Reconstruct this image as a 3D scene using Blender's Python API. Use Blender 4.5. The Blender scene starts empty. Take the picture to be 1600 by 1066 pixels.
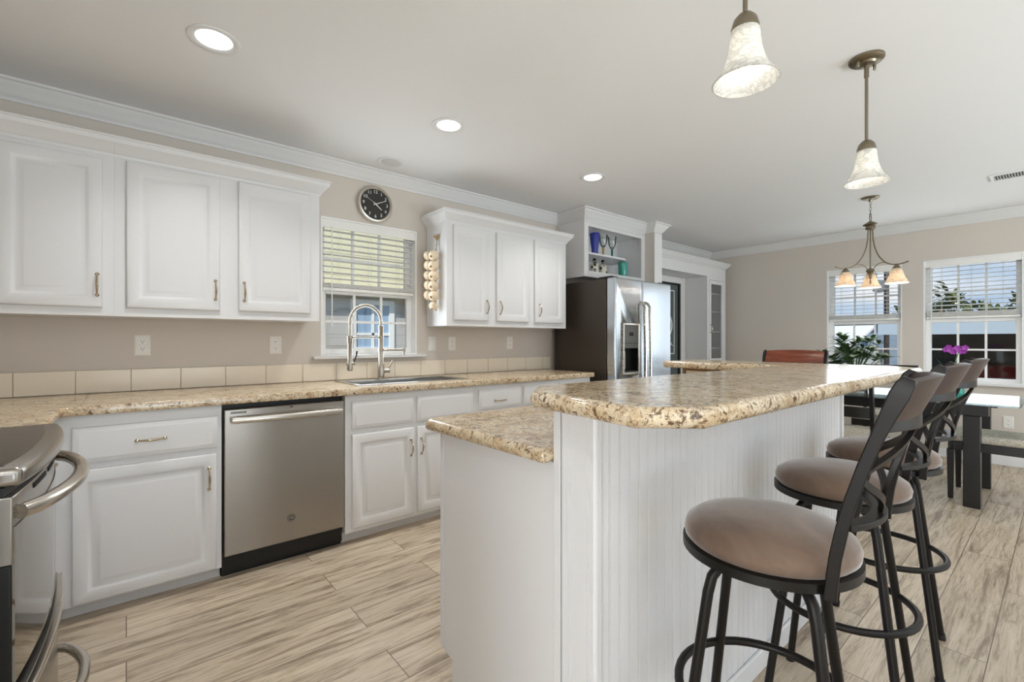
import bpy, bmesh, math, random
from mathutils import Vector, Matrix
random.seed(7)
PI = math.pi
scene = bpy.context.scene
COL = scene.collection

# ------------------------------------------------------------------ camera
HEAD = math.radians(50.15)
cam_d = bpy.data.cameras.new('camera')
cam = bpy.data.objects.new('camera', cam_d)
COL.objects.link(cam)
cam.location = (0, 0, 1.19)
cam.rotation_euler = (PI / 2, 0, HEAD - PI / 2)
cam_d.sensor_width = 36
cam_d.lens = 722 / 1600 * 36
cam_d.clip_start = 0.02
cam_d.clip_end = 400
scene.camera = cam

# ------------------------------------------------------------------ view
scene.view_settings.view_transform = 'Standard'
scene.view_settings.look = 'None'
scene.view_settings.gamma = 1
scene.view_settings.use_curve_mapping = False
scene.view_settings.exposure = 0.50
scene.cycles.use_denoising = True
scene.cycles.max_bounces = 10
scene.cycles.diffuse_bounces = 6
scene.cycles.transparent_max_bounces = 24
scene.cycles.sample_clamp_indirect = 6

# ------------------------------------------------------------------ world: blue sky with broken cloud
world = bpy.data.worlds.new('sky')
scene.world = world
world.use_nodes = True
nt = world.node_tree
nt.nodes.clear()
wo = nt.nodes.new('ShaderNodeOutputWorld')
bg = nt.nodes.new('ShaderNodeBackground')
tc = nt.nodes.new('ShaderNodeTexCoord')
sep = nt.nodes.new('ShaderNodeSeparateXYZ')
grad = nt.nodes.new('ShaderNodeValToRGB')
grad.color_ramp.elements[0].position = 0.0
grad.color_ramp.elements[0].color = (0.40, 0.56, 0.76, 1)
grad.color_ramp.elements[1].position = 0.45
grad.color_ramp.elements[1].color = (0.16, 0.32, 0.60, 1)
mp = nt.nodes.new('ShaderNodeMapping')
mp.inputs['Scale'].default_value = (2.2, 2.2, 6.5)
nz = nt.nodes.new('ShaderNodeTexNoise')
nz.inputs['Scale'].default_value = 1.6
nz.inputs['Detail'].default_value = 7
cr = nt.nodes.new('ShaderNodeValToRGB')
cr.color_ramp.elements[0].position = 0.54
cr.color_ramp.elements[1].position = 0.70
mixw = nt.nodes.new('ShaderNodeMixRGB')
mixw.inputs[2].default_value = (0.82, 0.84, 0.88, 1)
L = nt.links.new
L(tc.outputs['Generated'], sep.inputs[0])
L(sep.outputs['Z'], grad.inputs[0])
L(tc.outputs['Generated'], mp.inputs['Vector'])
L(mp.outputs[0], nz.inputs['Vector'])
L(nz.outputs[0], cr.inputs[0])
L(cr.outputs[0], mixw.inputs[0])
L(grad.outputs[0], mixw.inputs[1])
L(mixw.outputs[0], bg.inputs[0])
bg.inputs[1].default_value = 0.80
L(bg.outputs[0], wo.inputs[0])

# ------------------------------------------------------------------ sun, daylight at the window openings and added fill lamps
def lamp(name, kind, loc, energy, color=(1, 1, 1), **kw):
    d = bpy.data.lights.new(name, kind)
    d.energy = energy
    d.color = color
    for k, v in kw.items():
        setattr(d, k, v)
    o = bpy.data.objects.new(name, d)
    COL.objects.link(o)
    o.location = loc
    return o

def aim(o, target):
    o.rotation_euler = (Vector(target) - o.location).to_track_quat('-Z', 'Y').to_euler()

sun = lamp('sun', 'SUN', (-10, -4, 20), 3.2, (1, 0.95, 0.86), angle=0.01)
sun.rotation_euler = Vector((0.8, 0.7, -1.1)).to_track_quat('-Z', 'Y').to_euler()
WR = -3.0                       # inner face of the right-hand wall
SLIDERS = [(-0.35, 1.75), (2.7, 5.3)]  # its two glazed openings (x from, x to)
DAY = (0.86, 0.94, 1.0)
for (x0, x1), e, up in zip(SLIDERS, (5, 23), (64, 60)):
    a = lamp('window_daylight', 'AREA', ((x0 + x1) / 2, WR - 0.12, 1.2), e, DAY,
             shape='RECTANGLE', size=x1 - x0, size_y=1.9)
    a.rotation_euler = (PI / 2, 0, 0)
    # added fill lamp outside the same opening, aimed up to brighten the ceiling
    a = lamp('patio_bounce', 'AREA', ((x0 + x1) / 2, WR - 0.75, 0.35), up, (0.82, 0.92, 1.0),
             shape='RECTANGLE', size=x1 - x0, size_y=1.3, spread=math.radians(115))
    a.rotation_euler = (PI / 2 + math.radians(56), 0, 0)
XL = -5.2                       # far side of the open-plan living room behind the camera
LIVING = [(-2.5, -0.7), (-0.1, 1.9)]   # two unseen windows added there to supply daylight (y from, y to)
for (y0, y1), e in zip(LIVING, (105, 98)):
    a = lamp('window_daylight', 'AREA', (XL + 0.03, (y0 + y1) / 2, 1.35), e, (0.88, 0.95, 1.0), shape='RECTANGLE', size=1.6, size_y=y1 - y0)  # added fill from behind, set at the assumed living-room windows
    a.rotation_euler = (0, -PI / 2, 0)
for y in (1.485, 0.605):
    a = lamp('window_daylight', 'AREA', (6.385, y, 1.40), 3.6, DAY, shape='RECTANGLE', size=1.2, size_y=0.66)
    a.rotation_euler = (0, PI / 2, 0)
a = lamp('window_daylight', 'AREA', (1.40, 3.20, 1.5), 5, DAY, shape='RECTANGLE', size=0.68, size_y=0.9)
a.rotation_euler = (-PI / 2, 0, 0)
# the recessed ceiling lights: three over the worktop, then unseen ones added as fill
CANS = [(0.282, 2.28), (1.446, 2.31), (2.755, 2.33)]
CANS_FILL = [(-0.35, 0.35), (0.6, -1.3), (2.2, -1.3), (3.9, -1.3)]

# ------------------------------------------------------------------ helpers
def lin(c):
    def f(v):
        v /= 255.0
        return v / 12.92 if v <= 0.04045 else ((v + 0.055) / 1.055) ** 2.4
    return (f(c[0]), f(c[1]), f(c[2]), 1)

def mat(name, rgb, rough=0.5, metal=0.0, **kw):
    m = bpy.data.materials.new(name)
    m.use_nodes = True
    b = m.node_tree.nodes['Principled BSDF']
    b.inputs['Base Color'].default_value = lin(rgb)
    b.inputs['Roughness'].default_value = rough
    b.inputs['Metallic'].default_value = metal
    for k, v in kw.items():
        b.inputs[k].default_value = v
    return m

class N:
    """small node-building helper on one material"""
    def __init__(s, m):
        s.t = m.node_tree
        s.b = s.t.nodes['Principled BSDF']
    def n(s, kind, **kw):
        x = s.t.nodes.new(kind)
        for k, v in kw.items():
            if hasattr(x, k):
                setattr(x, k, v)
            else:
                x.inputs[k].default_value = v
        return x
    def l(s, a, b):
        s.t.links.new(a, b)
    def coord(s, scale=(1, 1, 1), rot=(0, 0, 0)):
        t = s.n('ShaderNodeTexCoord')
        m = s.n('ShaderNodeMapping')
        m.inputs['Scale'].default_value = scale
        m.inputs['Rotation'].default_value = rot
        s.l(t.outputs['Object'], m.inputs['Vector'])
        return m.outputs[0]
    def noise(s, vec, scale, detail=4, rough=0.55, dist=0.0):
        x = s.n('ShaderNodeTexNoise')
        x.inputs['Scale'].default_value = scale
        x.inputs['Detail'].default_value = detail
        x.inputs['Roughness'].default_value = rough
        x.inputs['Distortion'].default_value = dist
        s.l(vec, x.inputs['Vector'])
        return x.outputs[0]
    def ramp(s, fac, stops):
        r = s.n('ShaderNodeValToRGB')
        e = r.color_ramp.elements
        while len(e) < len(stops):
            e.new(0.5)
        for el, (p, c) in zip(e, stops):
            el.position = p
            el.color = c if len(c) == 4 else lin(c)
        s.l(fac, r.inputs[0])
        return r.outputs[0]
    def mix(s, fac, a, b, mode='MIX'):
        m = s.n('ShaderNodeMixRGB')
        m.blend_type = mode
        for i, v in ((0, fac), (1, a), (2, b)):
            if isinstance(v, (int, float)):
                m.inputs[i].default_value = v
            elif isinstance(v, tuple):
                m.inputs[i].default_value = v if len(v) == 4 else lin(v)
            else:
                s.l(v, m.inputs[i])
        return m.outputs[0]
    def bump(s, h, strength=0.2, dist=0.002):
        b = s.n('ShaderNodeBump')
        b.inputs['Strength'].default_value = strength
        b.inputs['Distance'].default_value = dist
        s.l(h, b.inputs['Height'])
        s.l(b.outputs[0], s.b.inputs['Normal'])

W4 = (1, 1, 1, 1)
K4 = (0, 0, 0, 1)

def granite(name, shift=0.0):
    m = mat(name, (190, 170, 140), 0.2)
    g = N(m)
    v = g.coord((1, 1, 1), (0.3, 0.2, 0.5 + shift))
    cloud = g.noise(v, 13, 5, 0.6, 0.6)
    base = g.ramp(cloud, [(0.32, (178, 150, 114)), (0.47, (208, 186, 152)), (0.60, (224, 209, 182)), (0.78, (194, 168, 132))])
    vein = g.noise(v, 34, 7, 0.70, 1.5)
    vm = g.ramp(vein, [(0.40, W4), (0.465, K4), (0.58, K4), (0.63, W4)])
    vm2 = g.ramp(vein, [(0.385, W4), (0.44, K4)])
    fine = g.noise(v, 105, 5, 0.7, 0.9)
    fm = g.ramp(fine, [(0.38, W4), (0.46, K4)])
    c = g.mix(vm, base, (140, 108, 74))
    c = g.mix(0.8, base, c)
    c = g.mix(vm2, c, (84, 60, 38))
    c = g.mix(fm, c, (122, 94, 64))
    lt = g.ramp(fine, [(0.58, K4), (0.66, W4)])
    c = g.mix(lt, c, (222, 206, 178))
    g.l(c, g.b.inputs['Base Color'])
    g.b.inputs['Specular IOR Level'].default_value = 0.9
    rn = g.ramp(g.noise(v, 60, 2), [(0.3, (0.12, 0.12, 0.12, 1)), (0.7, (0.22, 0.22, 0.22, 1))])
    g.l(rn, g.b.inputs['Roughness'])
    return m

def brushed(name, rgb, rough=0.3, scale=(4, 4, 300), aniso=0.0):
    m = mat(name, rgb, rough, 1.0)
    g = N(m)
    v = g.coord(scale)
    f = g.noise(v, 1.0, 3)
    tg = g.n('ShaderNodeTangent')
    tg.direction_type = 'RADIAL'
    tg.axis = 'Z'
    g.l(tg.outputs[0], g.b.inputs['Tangent'])
    g.b.inputs['Anisotropic'].default_value = aniso
    g.b.inputs['Anisotropic Rotation'].default_value = 0.25
    r = g.ramp(f, [(0.3, (rough * 0.8,) * 3 + (1,)), (0.7, (rough * 1.25,) * 3 + (1,))])
    g.l(r, g.b.inputs['Roughness'])
    g.bump(f, 0.012, 0.0004)
    return m

def painted(name, rgb, rough=0.45, tex=160, strength=0.08):
    m = mat(name, rgb, rough)
    g = N(m)
    g.bump(g.noise(g.coord(), tex, 3), strength, 0.001)
    return m

M = {}
M['cab'] = mat('white_cabinet_paint', (222, 222, 223), 0.36)
M['trim'] = mat('white_trim_paint', (226, 226, 226), 0.4)
M['wall'] = painted('taupe_wall_paint', (207, 199, 190), 0.6, 220, 0.10)
M['ceil'] = painted('ceiling_paint', (232, 232, 232), 0.8, 60, 0.25)
M['granite'] = granite('granite_pattern_laminate')
M['granite2'] = granite('granite_pattern_laminate_edge', 0.9)
M['steel'] = brushed('brushed_steel', (158, 153, 147), 0.30, (2, 2, 420), 0.8)
M['steel'] = mat('stainless_sheet', (168, 163, 156), 0.26, 1.0, **{'Anisotropic': 0.8, 'Anisotropic Rotation': 0.25})
g = N(M['steel'])
tg = g.n('ShaderNodeTangent')
tg.direction_type = 'RADIAL'
tg.axis = 'Z'
g.l(tg.outputs[0], g.b.inputs['Tangent'])
M['steel_h'] = brushed('brushed_steel_bar', (205, 198, 188), 0.25)
M['steel_f'] = brushed('brushed_steel_fridge', (196, 202, 208), 0.19, (2, 2, 420))
M['sinkm'] = brushed('sink_steel', (182, 180, 176), 0.25)
M['nickel'] = mat('brushed_nickel', (178, 170, 158), 0.28, 1.0)
M['chrome'] = mat('chrome', (225, 225, 225), 0.08, 1.0)
M['antique'] = mat('antique_pewter', (138, 128, 110), 0.34, 1.0)
M['pull'] = mat('aged_nickel_pull', (192, 178, 156), 0.24, 1.0)
M['black'] = mat('black_plastic', (9, 9, 9), 0.45)
M['fridge_side'] = painted('charcoal_fridge_side', (52, 44, 36), 0.42, 300, 0.15)
M['dark'] = mat('dark_gap', (8, 8, 8), 0.7)
M['glasstop'] = mat('black_ceramic_glass', (40, 36, 32), 0.12, 0.0, **{'Specular IOR Level': 0.6})
M['ovenglass'] = mat('dark_mirror_glass', (150, 148, 142), 0.06, 1.0)
M['tile'] = mat('cream_wall_tile', (240, 229, 211), 0.25)
M['grout'] = mat('tile_grout', (196, 186, 170), 0.8)
M['plate'] = mat('ivory_plastic', (232, 229, 222), 0.35)
M['slot'] = mat('outlet_slot', (50, 46, 42), 0.6)
M['iron'] = mat('bronze_black_metal', (24, 20, 17), 0.42, 0.2, **{'Specular IOR Level': 0.32})
M['ring'] = mat('satin_black_metal', (20, 18, 16), 0.38, 0.2, **{'Specular IOR Level': 0.4})
M['espresso'] = mat('espresso_wood', (22, 20, 20), 0.3)
M['vinyl'] = mat('white_vinyl', (240, 240, 240), 0.35)
M['slat'] = mat('white_blind_slat', (238, 237, 233), 0.45)
M['cord'] = mat('blind_cord', (215, 213, 208), 0.7)
M['purple'] = mat('orchid_purple', (168, 70, 178), 0.5)
M['leaf'] = mat('leaf_green', (66, 92, 52), 0.45)
M['leaf2'] = mat('orchid_leaf', (72, 112, 52), 0.4)
M['clockface'] = mat('clock_face', (38, 36, 33), 0.5)
M['white'] = mat('plain_white', (238, 238, 236), 0.5)
M['silver'] = mat('satin_silver', (205, 200, 190), 0.3, 0.9)
M['garlic'] = mat('garlic_skin', (226, 208, 180), 0.5)
M['garlic_tip'] = mat('garlic_root', (150, 108, 66), 0.8)
M['straw'] = mat('dry_straw', (172, 142, 100), 0.85)
M['stem'] = mat('braid_stem', (176, 170, 164), 0.8)
M['doorgreen'] = mat('dark_slate_door', (84, 94, 93), 0.4)
M['cream'] = mat('cream_panel', (222, 208, 178), 0.5)
M['oak'] = mat('brown_edge', (128, 92, 58), 0.5)

# wood for the stool crests
m = mat('cherry_stained_wood', (70, 44, 38), 0.34)
g = N(m)
g.l(g.ramp(g.noise(g.coord((2, 30, 30)), 1.5, 4), [(0.3, (36, 22, 21)), (0.7, (54, 33, 30))]), g.b.inputs['Base Color'])
M['cherry'] = m
m = mat('red_cherry_wood', (122, 58, 34), 0.3)
g = N(m)
g.l(g.ramp(g.noise(g.coord((2, 30, 30)), 1.5, 4), [(0.3, (100, 44, 26)), (0.7, (140, 70, 42))]), g.b.inputs['Base Color'])
M['redwood'] = m
# suede seats
m = mat('taupe_suede', (150, 124, 104), 0.85)
g = N(m)
sv = g.coord()
g.l(g.ramp(g.noise(sv, 7, 5, 0.6, 0.8), [(0.3, (94, 74, 60)), (0.5, (110, 90, 75)), (0.7, (128, 108, 93))]), g.b.inputs['Base Color'])
g.b.inputs['Sheen Weight'].default_value = 0.7
g.b.inputs['Sheen Roughness'].default_value = 0.4
g.bump(g.noise(sv, 400, 2), 0.12, 0.001)
M['suede'] = m
# woven seat fabric
m = mat('woven_seat_fabric', (176, 168, 152), 0.9)
g = N(m)
ch = g.n('ShaderNodeTexNoise')
g.l(g.coord((60, 60, 260)), ch.inputs['Vector'])
ch.inputs['Scale'].default_value = 2.0
g.l(g.ramp(ch.outputs[0], [(0.35, (132, 122, 106)), (0.55, (196, 190, 176)), (0.7, (214, 208, 196))]), g.b.inputs['Base Color'])
M['woven'] = m
# floor planks run along x
m = mat('greige_wood_plank', (176, 162, 142), 0.4)
g = N(m)
t = g.n('ShaderNodeTexCoord')
br = g.n('ShaderNodeTexBrick')
br.offset = 0.37
br.offset_frequency = 2
br.inputs['Scale'].default_value = 1
br.inputs['Mortar Size'].default_value = 0.0016
br.inputs['Mortar Smooth'].default_value = 0.1
br.inputs['Brick Width'].default_value = 1.22
br.inputs['Row Height'].default_value = 0.186
br.inputs['Color1'].default_value = K4
br.inputs['Color2'].default_value = W4
br.inputs['Mortar'].default_value = (0.5, 0.5, 0.5, 1)
g.l(t.outputs['Object'], br.inputs['Vector'])
off = g.n('ShaderNodeVectorMath', operation='SCALE')
off.inputs['Scale'].default_value = 37.0
g.l(br.outputs['Color'], off.inputs[0])
add = g.n('ShaderNodeVectorMath', operation='ADD')
g.l(t.outputs['Object'], add.inputs[0])
g.l(off.outputs[0], add.inputs[1])
mpn = g.n('ShaderNodeMapping')
mpn.inputs['Scale'].default_value = (1.1, 11.0, 1)
g.l(add.outputs[0], mpn.inputs['Vector'])
gr = g.noise(mpn.outputs[0], 2.0, 10, 0.74, 0.5)
col = g.ramp(gr, [(0.31, (108, 93, 77)), (0.41, (154, 137, 117)), (0.50, (194, 179, 157)), (0.68, (214, 201, 182))])
mp2 = g.n('ShaderNodeMapping')
mp2.inputs['Scale'].default_value = (3, 70, 1)
g.l(add.outputs[0], mp2.inputs['Vector'])
fn = g.noise(mp2.outputs[0], 2.0, 5, 0.6, 0.3)
col = g.mix(g.ramp(fn, [(0.36, (0.55, 0.55, 0.55, 1)), (0.47, K4)]), col, (146, 130, 114))
tint = g.ramp(br.outputs['Color'], [(0, (0.86, 0.85, 0.84, 1)), (1, (1.06, 1.05, 1.04, 1))])
col = g.mix(1.0, col, tint, 'MULTIPLY')
col = g.mix(br.outputs['Fac'], col, (96, 84, 72))
g.l(col, g.b.inputs['Base Color'])
g.bump(gr, 0.08, 0.002)
M['floor'] = m

# clear window glass: passes light, mirrors a little at grazing angles
def glass_mat(name, tint=(1, 1, 1, 1), gloss=1.0):
    m = bpy.data.materials.new(name)
    m.use_nodes = True
    t = m.node_tree
    t.nodes.clear()
    o = t.nodes.new('ShaderNodeOutputMaterial')
    mx = t.nodes.new('ShaderNodeMixShader')
    tr = t.nodes.new('ShaderNodeBsdfTransparent')
    gl = t.nodes.new('ShaderNodeBsdfGlossy')
    fr = t.nodes.new('ShaderNodeFresnel')
    mul = t.nodes.new('ShaderNodeMath')
    mul.operation = 'MULTIPLY'
    mul.inputs[1].default_value = gloss
    tr.inputs[0].default_value = tint
    gl.inputs['Roughness'].default_value = 0.02
    fr.inputs[0].default_value = 1.45
    t.links.new(fr.outputs[0], mul.inputs[0])
    t.links.new(mul.outputs[0], mx.inputs[0])
    t.links.new(tr.outputs[0], mx.inputs[1])
    t.links.new(gl.outputs[0], mx.inputs[2])
    t.links.new(mx.outputs[0], o.inputs[0])
    return m
M['glass'] = glass_mat('window_glass', (0.97, 0.98, 0.98, 1), 0.6)
M['cabglass'] = glass_mat('cabinet_glass', (0.96, 0.97, 0.98, 1), 0.6)
M['tableglass'] = glass_mat('table_glass', (0.86, 0.93, 0.91, 1), 0.8)
M['clearglass'] = glass_mat('drinking_glass', (0.93, 0.95, 0.94, 1), 1.0)
M['blueglass'] = mat('cobalt_glass', (56, 66, 158), 0.12)
M['tealglass'] = mat('teal_glass', (58, 156, 140), 0.12)
M['amberglass'] = mat('amber_glass', (198, 150, 84), 0.15)
M['greenglass'] = mat('green_glass', (34, 104, 92), 0.12)
M['patterned'] = mat('patterned_bottle_glass', (140, 132, 118), 0.25)
g = N(M['patterned'])
vo = g.n('ShaderNodeTexVoronoi')
vo.inputs['Scale'].default_value = 26
g.l(g.coord(), vo.inputs['Vector'])
g.l(g.ramp(vo.outputs['Distance'], [(0.36, (48, 48, 42)), (0.50, (206, 200, 186))]), g.b.inputs['Base Color'])
M['tan'] = mat('tan_label', (190, 160, 120), 0.6)

def emit_mat(name, color, strength):
    m = bpy.data.materials.new(name)
    m.use_nodes = True
    b = m.node_tree.nodes['Principled BSDF']
    b.inputs['Base Color'].default_value = color
    b.inputs['Emission Color'].default_value = color
    b.inputs['Emission Strength'].default_value = strength
    return m
M['lens'] = emit_mat('lit_lens', (1, 0.97, 0.92, 1), 2.5)
M['bulb'] = emit_mat('lit_bulb', (1, 0.96, 0.88, 1), 2.6)
M['bulb_warm'] = emit_mat('warm_bulb', (1, 0.90, 0.76, 1), 3.0)

def shade_mat(name, rgb, sub):
    m = mat(name, rgb, 0.35)
    g = N(m)
    sw = g.noise(g.coord((1, 1, 1.6)), 16, 5, 0.6, 2.2)
    c = g.ramp(sw, [(0.42, rgb), (0.5, sub), (0.56, rgb)])
    g.l(c, g.b.inputs['Base Color'])
    g.b.inputs['Transmission Weight'].default_value = 0.0
    tl = g.t.nodes.new('ShaderNodeBsdfTranslucent')
    g.l(c, tl.inputs[0])
    mx = g.t.nodes.new('ShaderNodeMixShader')
    mx.inputs[0].default_value = 0.45
    out = [x for x in g.t.nodes if x.type == 'OUTPUT_MATERIAL'][0]
    g.l(g.b.outputs[0], mx.inputs[1])
    g.l(tl.outputs[0], mx.inputs[2])
    g.l(mx.outputs[0], out.inputs[0])
    return m
M['alabaster'] = shade_mat('alabaster_glass', (238, 237, 232), (206, 205, 200))
M['amber_shade'] = shade_mat('cream_alabaster_glass', (238, 228, 212), (212, 192, 168))

class MB:
    """collects geometry for ONE mesh object"""
    def __init__(s):
        s.bm = bmesh.new()
    def quadbox(s, c):
        v = [s.bm.verts.new(p) for p in c]
        for f in ((0, 3, 2, 1), (4, 5, 6, 7), (0, 1, 5, 4), (1, 2, 6, 5), (2, 3, 7, 6), (3, 0, 4, 7)):
            s.bm.faces.new([v[i] for i in f])
    def box(s, x0, x1, y0, y1, z0, z1):
        s.quadbox([(x0, y0, z0), (x1, y0, z0), (x1, y1, z0), (x0, y1, z0),
                   (x0, y0, z1), (x1, y0, z1), (x1, y1, z1), (x0, y1, z1)])
        return s
    def fbox(s, F, u0, u1, v0, v1, n0, n1):
        s.quadbox([F(u0, v0, n0), F(u1, v0, n0), F(u1, v0, n1), F(u0, v0, n1),
                   F(u0, v1, n0), F(u1, v1, n0), F(u1, v1, n1), F(u0, v1, n1)])
        return s
    def prism(s, pts, z0, z1):
        lo = [s.bm.verts.new((x, y, z0)) for x, y in pts]
        hi = [s.bm.verts.new((x, y, z1)) for x, y in pts]
        n = len(pts)
        s.bm.faces.new(lo[::-1])
        s.bm.faces.new(hi)
        for i in range(n):
            j = (i + 1) % n
            s.bm.faces.new((lo[i], lo[j], hi[j], hi[i]))
        return s
    def fprism(s, F, pts, n0, n1):
        lo = [s.bm.verts.new(F(u, v, n0)) for u, v in pts]
        hi = [s.bm.verts.new(F(u, v, n1)) for u, v in pts]
        k = len(pts)
        s.bm.faces.new(lo[::-1])
        s.bm.faces.new(hi)
        for i in range(k):
            j = (i + 1) % k
            s.bm.faces.new((lo[i], lo[j], hi[j], hi[i]))
        return s
    def rings(s, rs, closed=False, cap=True):
        vs = [[s.bm.verts.new(p) for p in r] for r in rs]
        n = len(vs[0])
        last = len(vs) if closed else len(vs) - 1
        for a in range(last):
            A, B = vs[a], vs[(a + 1) % len(vs)]
            for i in range(n):
                j = (i + 1) % n
                s.bm.faces.new((A[i], A[j], B[j], B[i]))
        if cap and not closed:
            s.bm.faces.new(vs[0][::-1])
            s.bm.faces.new(vs[-1])
        return s
    def sweep(s, pts, section, up=None, closed=False, scales=None, cap=True):
        P = [Vector(p) for p in pts]
        n = len(P)
        T = []
        for i in range(n):
            a = P[i - 1] if (i > 0 or closed) else P[0]
            b = P[(i + 1) % n] if (i < n - 1 or closed) else P[-1]
            T.append((b - a).normalized())
        if up is None:
            ref = Vector((0, 0, 1)) if abs(T[0].z) < 0.9 else Vector((1, 0, 0))
            S = ref.cross(T[0]).normalized()
        rs = []
        for i in range(n):
            if up is None:
                S = (S - T[i] * S.dot(T[i])).normalized()
                side = S
                upv = T[i].cross(side)
            else:
                side = Vector(up).cross(T[i]).normalized()
                upv = T[i].cross(side)
            k = scales[i] if scales else 1
            rs.append([P[i] + side * (a * k) + upv * (b * k) for a, b in section])
        s.rings(rs, closed, cap)
        return s
    def tube(s, pts, r, n=10, closed=False, cap=True):
        rr = r if isinstance(r, (list, tuple)) else None
        sec = [(math.cos(2 * PI * i / n), math.sin(2 * PI * i / n)) for i in range(n)]
        sc = list(rr) if rr else [r] * len(pts)
        return s.sweep(pts, sec, None, closed, sc, cap)
    def lathe(s, prof, c=(0, 0, 0), n=24, axis=None, cap=True):
        c = Vector(c)
        R = Matrix.Identity(3) if axis is None else Vector((0, 0, 1)).rotation_difference(Vector(axis)).to_matrix()
        rs = []
        for r, z in prof:
            r = max(r, 0.0002)
            rs.append([c + R @ Vector((r * math.cos(2 * PI * i / n), r * math.sin(2 * PI * i / n), z)) for i in range(n)])
        s.rings(rs, False, cap)
        return s
    def ball(s, c, r, sz=(1, 1, 1), n=12):
        k = max(5, n // 2)
        prof = []
        rs = []
        for a in range(1, k):
            th = -PI / 2 + PI * a / k
            rs.append([(c[0] + r * sz[0] * math.cos(th) * math.cos(2 * PI * i / n),
                        c[1] + r * sz[1] * math.cos(th) * math.sin(2 * PI * i / n),
                        c[2] + r * sz[2] * math.sin(th)) for i in range(n)])
        vs = [[s.bm.verts.new(p) for p in ring] for ring in rs]
        for a in range(len(vs) - 1):
            for i in range(n):
                j = (i + 1) % n
                s.bm.faces.new((vs[a][i], vs[a][j], vs[a + 1][j], vs[a + 1][i]))
        lo = s.bm.verts.new((c[0], c[1], c[2] - r * sz[2]))
        hi = s.bm.verts.new((c[0], c[1], c[2] + r * sz[2]))
        for i in range(n):
            j = (i + 1) % n
            s.bm.faces.new((lo, vs[0][j], vs[0][i]))
            s.bm.faces.new((hi, vs[-1][i], vs[-1][j]))
        return s
    def leaf(s, base, d, up, ln, w, droop=0.25, fold=0.12, segs=4):
        d = Vector(d).normalized()
        side = d.cross(Vector(up)).normalized()
        nrm = side.cross(d).normalized()
        base = Vector(base)
        rows = []
        for i in range(segs + 1):
            t = i / segs
            ww = w * 0.5 * (math.sin(PI * (t * 0.92 + 0.06)) ** 0.8)
            c = base + d * (ln * t) - Vector((0, 0, 1)) * (droop * ln * t * t)
            rows.append([s.bm.verts.new(c - side * ww + nrm * fold * ww), s.bm.verts.new(c), s.bm.verts.new(c + side * ww + nrm * fold * ww)])
        for a, b in zip(rows, rows[1:]):
            for i in (0, 1):
                s.bm.faces.new((a[i], a[i + 1], b[i + 1], b[i]))
        return s

def build(name, mb, m, parent=None, bevel=0.0, seg=2, smooth=True, sharp=38):
    bm = mb.bm
    bmesh.ops.recalc_face_normals(bm, faces=bm.faces)
    if smooth:
        lim = math.radians(sharp)
        for f in bm.faces:
            f.smooth = True
        for e in bm.edges:
            if len(e.link_faces) == 2 and e.calc_face_angle(0) > lim:
                e.smooth = False
    me = bpy.data.meshes.new(name)
    bm.to_mesh(me)
    bm.free()
    me.materials.append(M[m] if isinstance(m, str) else m)
    o = bpy.data.objects.new(name, me)
    COL.objects.link(o)
    if bevel:
        b = o.modifiers.new('edge', 'BEVEL')
        b.width = bevel
        b.segments = seg
        b.limit_method = 'ANGLE'
        b.angle_limit = math.radians(35)
        b.harden_normals = False
    if parent is not None:
        adopt(o, parent)
    return o

def root_of(o):
    mt = Matrix.Identity(4)
    while o is not None:
        mt = o.matrix_basis @ mt if o.parent is None else o.matrix_parent_inverse @ o.matrix_basis @ mt
        o = o.parent
    return mt

def adopt(o, parent):
    o.parent = parent
    o.matrix_parent_inverse = root_of(parent).inverted()

def tag(o, label, cat, group=None, kind=None):
    o['label'] = label
    o['category'] = cat
    if group:
        o['group'] = group
    if kind:
        o['kind'] = kind
    return o

def thing(name, label, cat, loc=(0, 0, 0), rz=0.0, group=None):
    o = bpy.data.objects.new(name, None)
    COL.objects.link(o)
    o.location = loc
    o.rotation_euler = (0, 0, rz)
    o.empty_display_size = 0.05
    return tag(o, label, cat, group)

def structure(o, label=None):
    o['kind'] = 'structure'
    if label:
        o['label'] = label
    return o

def sroot(name, loc=(0, 0, 0), label=None):
    o = bpy.data.objects.new(name, None)
    COL.objects.link(o)
    o.location = loc
    return structure(o, label)

def copy_tree(o, parent=None):
    c = o.copy()
    COL.objects.link(c)
    c.parent = parent
    for ch in list(o.children):
        copy_tree(ch, c)
    return c

def dup(root, loc, rz, label, group=None):
    c = copy_tree(root)
    c.location = loc
    c.rotation_euler = (0, 0, rz)
    c['label'] = label
    if group:
        c['group'] = group
    return c

def frame(o, U, Nn):
    o, U, Nn = Vector(o), Vector(U), Vector(Nn)
    return lambda u, v, n: tuple(o + U * u + Nn * n + Vector((0, 0, v)))

FA = lambda y: frame((0, y, 0), (1, 0, 0), (0, -1, 0))     # faces that look towards -y; u = x
FB = lambda x: frame((x, 0, 0), (0, -1, 0), (-1, 0, 0))    # faces that look towards -x; u = -y

def profile_rings(mb, F, u0, u1, v0, v1, prof):
    """a rectangular slab whose front is moulded: prof = (inset from edge, height)"""
    rs = []
    for d, h in prof:
        rs.append([F(u0 + d, v0 + d, h), F(u1 - d, v0 + d, h), F(u1 - d, v1 - d, h), F(u0 + d, v1 - d, h)])
    mb.rings(rs)

def door_mb(F, u0, u1, v0, v1, t=0.02, fw=0.058):
    mb = MB()
    profile_rings(mb, F, u0, u1, v0, v1, [(0, 0.0005), (0, t - 0.006), (0.003, t - 0.002), (0.008, t), (fw - 0.012, t), (fw - 0.006, t - 0.003),
                                          (fw, t - 0.009), (fw + 0.008, t - 0.010), (fw + 0.030, t - 0.001), (fw + 0.034, t - 0.0005)])
    return mb

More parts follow.
